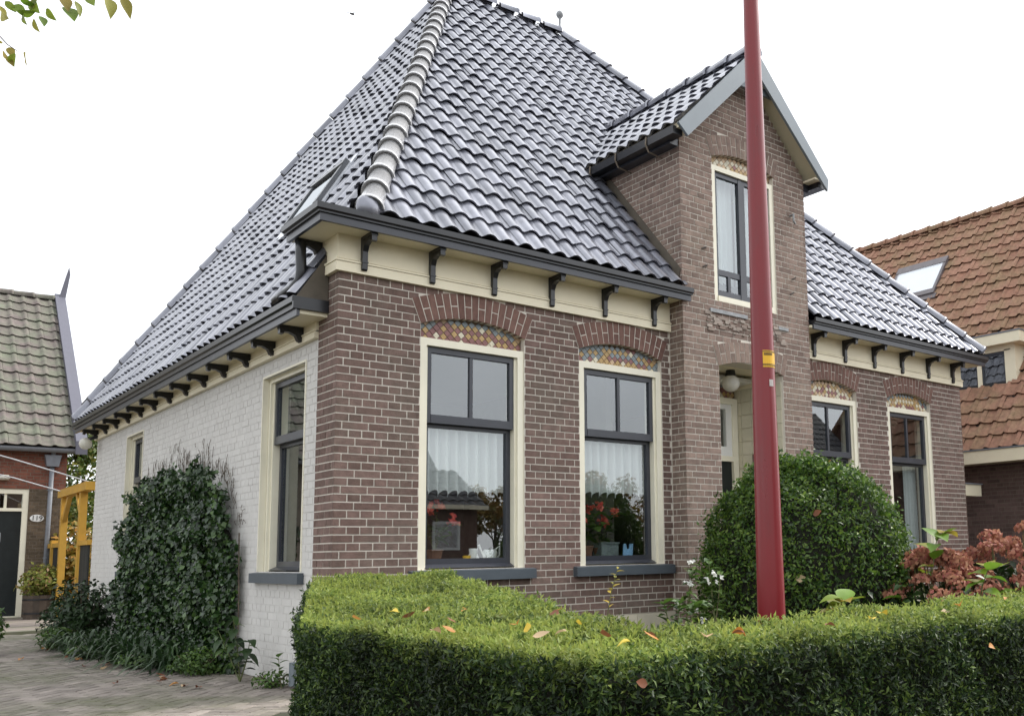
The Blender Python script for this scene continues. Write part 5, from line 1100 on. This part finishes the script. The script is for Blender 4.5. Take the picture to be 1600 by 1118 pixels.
ML_TREE = leaf_mat('tree_leaf', [(.04, .08, .015), (.07, .12, .02), (.12, .16, .03), (.20, .18, .04)]); ML_AUT = leaf_mat('autumn_leaf', [(.10, .13, .02), (.30, .20, .03), (.38, .17, .03), (.22, .20, .03)], trans=.3)
q = at(128, 800, 24); tree('garden_tree', 'green garden tree seen through the alley behind the yellow gate frame', (q.x, q.y, 0), 4.6, 1.7, 5200, .13, ML_TREE, 4)
q = at(112, 880, 18.5); shrub((q.x, q.y), .55, 1.9, 1800, .11, ML_AUT, 'tall yellow autumn shrub behind the yellow gate frame', seed=31)
q = at(140, 880, 20); shrub((q.x, q.y), .7, 2.6, 2200, .11, ML_TREE, 'tall dark shrub behind the far corner of the white wall', seed=32)
# overhanging branch at the top left
br = thing('overhanging_branch', 'leafy branch tip of a street tree hanging into the top left corner', 'branch', tuple(at(-80, -60, 5.2)))
random.seed(77); ML_BR = leaf_mat('branch_leaf', [(.10, .19, .02), (.20, .26, .03), (.26, .20, .04), (.16, .24, .03)], trans=.45)
bl = [big_leaf(.085, .05, m=ML_BR, curl=.15), big_leaf(.095, .045, m=ML_BR, curl=.3)]
mk('twig', MB().tube([at(-300, -160, 5.0), at(-120, -60, 5.1), at(-20, -22, 5.2), at(90, -20, 5.25), at(215, -14, 5.3)], [.016, .011, .007, .004, .002], 6), M_BARK, br)
mk('twig', MB().tube([at(-60, -35, 5.15), at(-25, 30, 5.15), at(12, 70, 5.15), at(30, 82, 5.15)], [.006, .004, .003, .0015], 5), M_BARK, br)
for (x, y, dx, dy) in ((100, -4, 8, 22), (105, 12, 14, 20), (118, 2, 12, 22), (142, -8, 2, 16), (171, -2, 6, 24), (192, -4, 14, 28), (72, 14, 16, 22), (65, 26, 6, 16), (52, 30, 8, 24), (38, 18, -8, 18), (20, 8, 24, 16), (8, 2, 20, 20), (30, -4, 26, 18), (48, 2, 12, 20), (-6, 8, 20, 14), (2, 18, 6, 12), (28, 20, 26, 4), (58, -4, -14, 24),
                       (14, 74, 8, 18), (20, 84, -4, 14), (4, 80, 10, 16), (40, 82, -2, 24), (-2, 62, 4, 10), (10, 88, 14, 18), (-10, -6, 14, 12), (75, -8, 8, 6)):
    a_p, b_p = at(x, y, 5.2+random.uniform(-.06, .06)), at(x+dx, y+dy, 5.2+random.uniform(-.05, .05)); d = b_p-a_p
    inst('leaf', random.choice(bl), br, orient(a_p, d, random.uniform(-1.3, 1.3), max(.6, d.length*10), FW*-1))
bi = thing('bird', 'tiny dark bird flying high in the white sky left of the roof', 'bird', tuple(at(550, 22, 45)))
c = at(550, 22, 45); mk('bird_body', MB().sphere(c, .07, 10, 8, (1.9, .8, .7)), mat('bird_grey', (.12, .12, .13), rough=.8), bi, smooth=True)
for sg in (-1, 1): mk('wing', MB().add([c+V((.07, 0, .02)), c+V((-.06, 0, .02)), c+RT*.16*sg+UP*.07+V((-.02, 0, 0)), c+RT*.30*sg+UP*.02+V((-.10, 0, 0))], [(0, 1, 3, 2), (2, 3, 1, 0)]), mat('bird_grey', (.12, .12, .13)), bi, recalc=False)

# ================================================================== ACROSS THE STREET (seen in the window panes)
M_BRO = mat('street_brick', (.16, .09, .07), (.12, .07, .055), vary=False, rough=.9, noise=40, namt=.4); M_RFO = mat('street_roof', (.045, .045, .05), (.06, .06, .065), rough=.7)
def simple_house(X0, X1, Y0, Y1, ev, rg, wins_, mats, label, door=None, tile=.3):
    """gabled house, ridge along X; the wall at Y1 faces the street"""
    o = thing('street_house', label, 'house', ((X0+X1)/2, (Y0+Y1)/2, 0)); bm_, rm_ = mats; ym = (Y0+Y1)/2
    mk('wall', MB().prism([(X0, Y0, 0), (X0, Y1, 0), (X0, Y1, ev), (X0, ym, rg-.15), (X0, Y0, ev)], (X1-X0, 0, 0)), bm_, o)
    k = (rg-ev)/(Y1-ym); S_ = V((0, ym-Y1, rg-ev)).normalized(); Lr = math.hypot(Y1-ym, rg-ev)+.35; O = V((0, Y1, ev))-S_*.35
    pol = [(-X1-.25, 0), (-X0+.25, 0), (-X0+.25, Lr), (-X1-.25, Lr)]; d_ = slab_on('roof', O, (-1, 0, 0), S_, pol, M_DECK, o)
    T_ = tile_mesh(tile, tile*1.25, amp=.03, th=.03, lift=.04, seg=5, kind='s', m=rm_); tile_slope(O, (-1, 0, 0), S_, pol, tile, tile*1.25, T_, d_, 's'); flush_tiles('s', 0)
    S_ = V((0, Y1-ym, rg-ev)).normalized(); slab_on('roof', V((0, Y0, ev))-S_*.35, (1, 0, 0), S_, [(X0-.25, 0), (X1+.25, 0), (X1+.25, Lr), (X0-.25, Lr)], rm_, o, .12)
    mk('gutter', MB().box(X0-.2, X1+.2, Y1+.22, Y1+.36, ev-.25, ev-.12), M_CREAM, o)
    for (a, b, c_, d__) in wins_:
        f_ = mk('window', MB().box(a, b, Y1+.003, Y1+.05, c_, c_+.08).box(a, b, Y1+.003, Y1+.05, d__-.08, d__).box(a, a+.08, Y1+.003, Y1+.05, c_+.08, d__-.08).box(b-.08, b, Y1+.003, Y1+.05, c_+.08, d__-.08), M_WHITEP, o)
        mk('pane', MB().box(a+.08, b-.08, Y1+.01, Y1+.03, c_+.08, d__-.08), GLASS, f_)
    return o
simple_house(6.5, 12.1, -21.5, -18, 2.65, 3.75, [(10.6, 11.5, 1.2, 2.05), (7.6, 8.6, 1.2, 2.05)], (M_BRO, M_RFO), 'low brick outbuilding with dark roof mirrored in the lower panes of the left front window')
simple_house(2.5, 16.5, -36, -28, 3.6, 7.6, [(9, 10.2, 1, 2.6), (12, 13.2, 1, 2.6)], (M_BRO, mat('grey_street_roof', (.13, .14, .15), (.17, .18, .19), rough=.6)), 'large house with grey roof mirrored behind the low outbuilding')
simple_house(25.5, 31, -24, -16.5, 3.4, 7.2, [(26.5, 27.8, 1, 2.7), (29, 30.2, 1, 2.7)], (M_BRO, M_RFO), 'dark roofed brick house mirrored in the panes right of the bay')
simple_house(32, 42, -23, -15, 2.8, 7.4, [(34, 35.4, 1, 2.4), (38, 39.4, 1, 2.4)], (M_BRO, M_TILE3), 'orange roofed house mirrored in the far right window')
tree('street_tree', 'autumn tree mirrored in the second window', (20.8, -22.5, 0), 4.0, 2.2, 5000, .2, ML_AUT, 21, 'street trees opposite'); tree('street_tree', 'greener street tree mirrored at the edge of the second window', (16.6, -20.5, 0), 3.8, 1.6, 3500, .18, ML_TREE, 22, 'street trees opposite'); tree('street_tree', 'slim autumn tree mirrored beside the low outbuilding', (13.7, -19.5, 0), 3.3, 1.0, 2500, .16, ML_AUT, 23, 'street trees opposite')

# ================================================================== BEHIND THE WINDOWS
def curtain(u0, u1, v0, v1, y, m, label, name, waves=11, amp=.018, scal=0., group=None):
    nu, nv = waves*8, 8; vs = []; fs = []
    for j in range(nv+1):
        for i in range(nu+1):
            s_ = i/nu; lo = v0 + (scal*abs(math.sin(math.pi*waves*s_)) if scal else 0); z = lo+(v1-lo)*j/nv
            vs.append((u0+(u1-u0)*s_, y+amp*math.sin(2*math.pi*waves*s_+.8*math.sin(5*s_))*(1-.3*j/nv), z))
    for j in range(nv):
        for i in range(nu): a = j*(nu+1)+i; fs.append((a, a+1, a+nu+2, a+nu+1))
    o = np_mesh(name, vs, fs, m, None, smooth=True, origin=((u0+u1)/2, y, v1)); return tagit(o, label, 'curtain', group)
curtain(.80, 1.64, 1.50, 2.12, .178, LACE, 'white lace valance across the lower pane of the left front window', 'lace_curtain', 9, .034, scal=.06)
curtain(2.43, 3.28, 1.53, 2.12, .178, LACE, 'white lace valance across the lower pane of the second front window', 'lace_curtain', 9, .034, scal=.06)
CURT = mat('curtain_cloth', (.62, .66, .66), rough=.9, vary=False, namt=.05, trans=.3)
curtain(4.03, 4.42, 3.67, 5.05, -.03, CURT, 'pale grey-green drape behind the left casement of the bay window', 'drape', 5, .02, group='bay window drapes'); curtain(4.47, 4.87, 3.67, 5.05, -.03, CURT, 'pale grey-green drape behind the right casement of the bay window', 'drape', 5, .02, group='bay window drapes')
curtain(7.86, 8.13, .99, 2.1, .24, CURT, 'pale drape hanging at the right side of the far right window', 'drape', 4, .02); curtain(7.32, 7.42, .99, 2.1, .24, CURT, 'narrow pale drape at the left side of the far right window', 'drape', 2, .02)
random.seed(55)
def pot(x, y, z, r_, h, label, red, seed, leaf_sz=1.):
    o = thing('potted_plant', label, 'plant', (x, y, z), 'potted plants on the window sills'); mk('pot', MB().lathe([(0, 0), (r_*.7, 0), (r_, h), (r_*1.08, h), (r_*1.08, h+.015), (r_*.9, h+.015), (0, h)], (x, y, z), 16), mat('pot_terracotta', (.16, .08, .05), rough=.8), o)
    lv = [big_leaf(.13, .085, m=ML_MID), big_leaf(.11, .07, m=ML_MID, curl=.5)]
    for i in range(5):
        a = i*1.3; tp = V((x+.16*math.cos(a), y-.02+.05*math.sin(a), z+h+random.uniform(.2, .42))); leafy_stem(o, [(x, y, z+h), (x+.07*math.cos(a), y+.02*math.sin(a), z+h+.15), tp], lv, 6, leaf_sz, (-10, 50), .006)
        if i < red: P = np.tile(np.array(tp+V((0, -.03, .03))), (16, 1))+RNG.normal(0, .02, (16, 3)); v, f = leaves(P, np.tile([0, -1, .5], (16, 1)), .045, wid=.9, jit=.5); np_mesh('flower', v, f, leaf_mat('red_petal', [(.5, .05, .05), (.6, .12, .08)]), o)
ZI = .93
ledge = mk('window_board', MB().box(.77, 1.67, .175, .42, ZI-.04, ZI), M_CREAM, H); mk('window_board', MB().box(2.4, 3.31, .175, .42, ZI-.04, ZI), M_CREAM, H); mk('window_board', MB().box(7.3, 8.15, .175, .42, ZI-.04, ZI), M_CREAM, H)
pot(1.02, .31, ZI, .07, .12, 'red flowering pot plant behind the left front window', 4, 1, .9); pot(2.62, .31, ZI, .08, .14, 'red flowering leafy pot plant behind the second front window', 4, 2, 1.2); pot(2.82, .33, ZI, .07, .12, 'green pot plant in the middle of the second front window', 2, 3, 1.1)
o = thing('watering_can', 'white watering can on the sill of the left front window', 'watering can', (1.56, .30, ZI)); mk('can_body', MB().lathe([(0, 0), (.06, 0), (.065, .11), (.05, .13), (0, .13)], (1.56, .30, ZI), 16), M_WHITEP, o, smooth=True)
mk('spout', MB().tube([(1.51, .29, ZI+.04), (1.46, .28, ZI+.12), (1.43, .27, ZI+.17)], [.012, .009, .011], 8), M_WHITEP, o); mk('handle', MB().tube([(1.60, .3, ZI+.12), (1.66, .3, ZI+.16), (1.66, .3, ZI+.08), (1.62, .3, ZI+.05)], .008, 6), M_WHITEP, o)
o = thing('cup', 'small yellow cup on the sill of the left front window', 'cup', (1.31, .27, ZI)); mk('cup_body', MB().lathe([(0, 0), (.028, 0), (.035, .08), (.03, .08), (.025, .01), (0, .01)], (1.31, .27, ZI), 14), mat('yellow_cup', (.7, .42, .03), rough=.4), o)
o = thing('jug', 'white jug with brown foot beside the yellow cup', 'jug', (1.38, .28, ZI)); mk('jug_body', MB().lathe([(0, 0), (.04, 0), (.05, .06), (.035, .1), (.04, .14), (.032, .14), (.03, .1), (0, .05)], (1.38, .28, ZI), 14), M_WHITEP, o, smooth=True)
o = thing('storage_box', 'grey glass box on the sill of the second window', 'box', (2.86, .26, ZI)); mk('box_body', MB().box(2.76, 2.97, .23, .36, ZI, ZI+.17).box(2.75, 2.98, .22, .37, ZI+.172, ZI+.185), mat('grey_box', (.14, .17, .17), rough=.4), o)
o = thing('letter_rack', 'small light blue letter rack on the sill of the second window', 'rack', (3.12, .26, ZI)); mk('rack_back', MB().prism([(3.05, .26, ZI), (3.17, .26, ZI), (3.20, .28, ZI+.17), (3.16, .28, ZI+.17), (3.15, .28, ZI+.12), (3.12, .28, ZI+.12), (3.11, .28, ZI+.17), (3.08, .28, ZI+.17)], (0, .012, 0)), mat('blue_rack', (.22, .40, .60), rough=.5), o); mk('rack_foot', MB().box(3.05, 3.17, .20, .255, ZI, ZI+.03), mat('blue_rack', (.22, .4, .6)), o)
